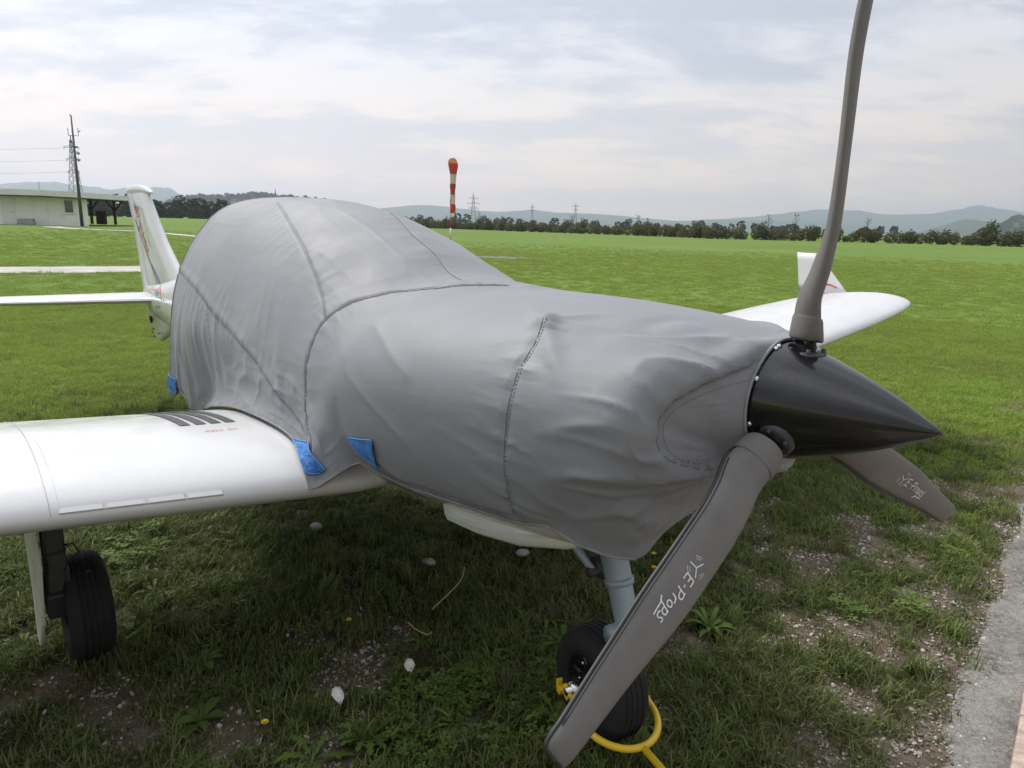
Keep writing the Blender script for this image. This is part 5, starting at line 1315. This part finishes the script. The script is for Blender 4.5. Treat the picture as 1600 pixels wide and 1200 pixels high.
# middle distance and open field
x, y = wedge(26000, 6.0, 15.0, R_(-50), R_(50), rg); bq = bare(x, y); k = (rg.uniform(size=len(x)) > bq) & (path_d(x, y) < -.05); put(x[k], y[k], [12, 13, 14, 15], .5, .95, rg)
def on_track(x, y):
    o = np.zeros(len(x), bool)
    for line, w in (([(-60, 12.6), (-30, 15.5), (-14.2, 18.6), (-9.5, 21.5), (-4, 25.0)], 1.3), ([(-36, 56.5), (-33, 53.0), (-27.5, 49.0), (-22, 46.5), (-14, 43.5)], .7)):
        p = np.array(line, float)
        for i in range(len(p)-1):
            ab = p[i+1]-p[i]; t = np.clip(((x-p[i, 0])*ab[0]+(y-p[i, 1])*ab[1])/(ab@ab), 0, 1); o |= np.hypot(x-p[i, 0]-ab[0]*t, y-p[i, 1]-ab[1]*t) < w
    return o | (np.hypot((x+.9)/2.0, (y-34.3)/1.15) < .85)
x, y = wedge(62000, 14.0, 62.0, R_(-46), R_(46), rg); k = ~on_track(x, y) & (path_d(x, y) < -.2) & (rg.uniform(size=len(x)) < sstep(62, 26, np.hypot(x, y))*.9); put(x[k], y[k], [12, 13, 14, 15], .6, 1.2, rg)
# pebbles on the bare ground and the strip
x, y = wedge(200000, 1.15, 6.5, R_(-50), R_(50), rg); bq = bare(x, y)
k = (rg.uniform(size=len(x)) < np.where(path_d(x, y) > -.02, 1.0, bq)*(.3+.7*(fbm(x*3, y*3, 91, 2) > -.1))) & (path_d(x, y) < .165); nk = int(k.sum()); cut = rg.uniform(size=nk) < .15
put(x[k][~cut], y[k][~cut], [21, 22, 23, 24], .22, .62, rg, .5, .004); put(x[k][cut], y[k][cut], [21, 22, 23, 24], .6, 1.25, rg, .5, .004)
scatter('grass', np.vstack(PT), np.vstack(RO), np.concatenate(SCL), np.concatenate(ID), gcol_)

# larger weeds that can be told apart in the foreground
def weed(x, y, n, L, w, seed, lob, label, rz=0.0, tilt=.5):
    bb, T = rosette(n, L, w, seed, lob, m_wd, 'weed', tilt); e = empty('weed', None, label, 'weed'); e.location = (x, y, float(gz(x, y))+.004); e.rotation_euler = (0, 0, rz)
    o = bb.build('leaves', m_wd, e); tint(o, T); return e
weed(-.93, 1.915, 9, .095, .017, 401, 0, 'long leaved plantain beside the gravel patch at lower left', .4, .7)
weed(-1.04, 2.20, 7, .085, .014, 402, 0, 'thin plantain with raised leaves in front of the left main wheel', 1.2, .9)
weed(-.40, 1.86, 12, .11, .022, 403, 1, 'toothed dandelion rosette at the bottom edge left of centre', .2, .6)
weed(-.16, 2.00, 11, .10, .020, 404, 1, 'toothed dandelion rosette between the two white scraps and the nose wheel', 2.0, .6)
weed(.17, 1.96, 12, .115, .023, 405, 1, 'large dandelion rosette just left of the hanging blade tip', 1.1, .7)
weed(.79, 2.50, 24, .10, .0095, 406, 0, 'bright green leafy plant on the stony ground right of the lettered blade', .6, .9)
weed(.22, 2.36, 11, .14, .020, 407, 1, 'leafy rosette beside the left side of the nose wheel', 2.6, .7)
weed(-.54, 1.76, 10, .13, .020, 408, 1, 'dandelion rosette at the bottom edge next to the lower white scrap', 1.7, .6)
# white scraps, stones, straws, dandelion flowers
m_scr = Mat('white_scrap', (.66, .64, .58), .8); m_scr.vary(.12, 40)
def scrap(x, y, s_, rz, label, seed, name='scrap', m=m_scr, cat='scrap', z=.03):
    r = np.random.default_rng(seed); b = MB(); A = np.zeros((4, 6, 3))
    for j in range(4):
        for i in range(6): A[j, i] = ((i/5-.5)*s_*(1-.5*abs(j/3-.5)), (j/3-.5)*s_*.55*(1-.3*i/5), .012*math.sin(i*1.1+j)+r.uniform(-.002, .002))
    b.grid(A); o = b.build(name, m, None); o.location = (x, y, float(gz(x, y))+z); o.rotation_euler = (.55, .2, rz); sd_ = o.modifiers.new('thick', 'SOLIDIFY'); sd_.thickness = .003
    return tag(o, label, cat)
scrap(-.52, 1.985, .062, -.9, 'lower left of the two white paper scraps lying in the grass', 1, z=.055)
scrap(-.32, 2.155, .060, -1.2, 'upper right of the two white paper scraps lying in the grass', 2, z=.06)
m_rock = Mat('pale_stone', (.40, .385, .35), .9); m_rock.vary(.2, 40); m_rock.bump(m_rock.noise(m_rock.coord(), 60, 4), .004, .6)
for i, (x, y, s_, lb) in enumerate(((-.35, 2.96, .026, 'pale stone under the fuselage, left of the other pale stone'), (.07, 3.08, .032, 'pale stone under the fuselage, right of the other pale stone'), (-.95, 3.30, .034, 'flat pale stone in the grass behind the wing leading edge'), (.04, 2.02, .018, 'small pale stone in front of the nose wheel, left of the blade tip'))):
    bm_ = bmesh.new(); bmesh.ops.create_icosphere(bm_, subdivisions=2, radius=s_); r = np.random.default_rng(500+i)
    for v in bm_.verts: v.co = Vector((v.co.x*1.25, v.co.y*.9, v.co.z*.55))*(1+.16*float(vn(v.co.x*60+i*5, v.co.y*60+v.co.z*40, 9)))
    me = bpy.data.meshes.new('stone'); bm_.to_mesh(me); bm_.free(); me.materials.append(m_rock.m); o = bpy.data.objects.new('stone', me); COL.objects.link(o)
    o.location = (x, y, float(gz(x, y))+s_*.5+.008); o.rotation_euler = (0, .2, i); tag(o, lb, 'stone')
m_str = Mat('straw', (.36, .27, .15), .7); m_str.vary(.2, 30)
for pts_, lb in (([(-.29, 2.55, .05), (-.22, 2.68, .065), (-.19, 2.78, .06), (-.185, 2.87, .07)], 'long bent straw stalk in the shade under the fuselage'), ([(-.37, 2.46, .045), (-.34, 2.41, .05), (-.285, 2.375, .045), (-.272, 2.378, .06)], 'short curled straw stalk in front of the longer one')):
    b = MB(); p = np.array(pts_); q = np.linspace(0, len(p)-1, 16); p = np.stack([np.interp(q, np.arange(len(p)), p[:, k]) for k in range(3)], 1)
    for _ in range(3): p[1:-1] = .25*p[:-2]+.5*p[1:-1]+.25*p[2:]
    c = p[0].copy(); b.tube(p-c, .0026, 6); o = b.build('straw', m_str); o.location = tuple(c+np.array([0, 0, float(gz(c[0], c[1]))])); tag(o, lb, 'straw')
m_dan = Mat('dandelion_yellow', (.75, .50, .02), .6); m_dan.vary(.15, 60)
for i, (x, y, lb) in enumerate(((.66, 3.02, 'dandelion flower under the nose, left of the lettered blade'), (.63, 2.86, 'lower dandelion flower close behind the lettered blade'), (1.42, 3.95, 'dandelion flower in the grass below the spinner tip'), (-.60, 2.42, 'orange dandelion flower on a leaning stalk in front of the wing'), (-.71, 1.82, 'small dandelion flower by the gravel at the bottom left'))):
    e = empty('dandelion', None, lb, 'flower'); e.location = (x, y, float(gz(x, y))); h = .06+.01*(i % 3)
    b = MB(); b.tube([(0, 0, 0), (.008, .004, h*.6), (.01, .012, h)], .0016, 5); b.build('stalk', m_gr, e)
    b = MB()
    for ring_, n_, rr in ((0, 14, .010), (1, 10, .007), (2, 6, .004)):
        for j in range(n_):
            a = 6.28*j/n_+ring_*.3; u = np.array([math.cos(a), math.sin(a), .25+.5*ring_]); v = np.array([-math.sin(a), math.cos(a), 0]); c = np.array([.01, .012, h])
            b.add([c, c+u*rr+v*.0028, c+u*rr*1.15, c+u*rr-v*.0028], [(0, 1, 2, 3)])
    b.build('petals', m_dan, e, False)

# bird high on the left
bd = empty('bird', None, 'small dark bird gliding high in the sky at upper left', 'bird'); bd.location = (-30.5, 60, 19.6)
m_bird = Mat('dark_feathers', (.03, .03, .032), .8); m_bird.vary(.2, 20)
b = MB(); b.tube([(-.22, 0, 0), (-.1, 0, .01), (.08, 0, .02), (.2, 0, .03), (.26, 0, .03)], [.01, .05, .055, .035, .008], 8); b.build('body', m_bird, bd)
for s in (-1, 1):
    b = MB(); b.add([(.08, 0, .03), (-.06, 0, .03), (-.08, s*.2, .07), (.06, s*.2, .08), (-.1, s*.42, .03), (-.04, s*.42, .035), (.08, 0, .045), (-.06, 0, .04), (-.08, s*.2, .078), (.06, s*.2, .092)], [(0, 1, 2, 3), (3, 2, 4, 5), (6, 9, 8, 7), (9, 5, 4, 8), (0, 3, 9, 6), (3, 5, 9), (1, 7, 8, 2), (2, 8, 4)]); b.build('wing', m_bird, bd, False)
# ------------------------------------------------------------------ haze in the air between the camera and the far hills
b = MB(); b.add([(x, y, z) for z in (-3, 420) for x, y in ((-9500, -300), (9500, -300), (9500, 10300), (-9500, 10300))], [(0, 3, 2, 1), (4, 5, 6, 7), (0, 1, 5, 4), (1, 2, 6, 5), (2, 3, 7, 6), (3, 0, 4, 7)])
hm = bpy.data.materials.new('haze'); hm.use_nodes = True; ht = hm.node_tree; ht.nodes.clear()
ho = ht.nodes.new('ShaderNodeOutputMaterial'); pvn = ht.nodes.new('ShaderNodeVolumePrincipled'); pvn.inputs['Color'].default_value = (.75, .81, 1.0, 1); pvn.inputs['Density'].default_value = 1.6e-4; pvn.inputs['Anisotropy'].default_value = .7
ht.links.new(pvn.outputs[0], ho.inputs['Volume'])
hz = b.build('haze', hm, None, False); tag(hz, kind='stuff')
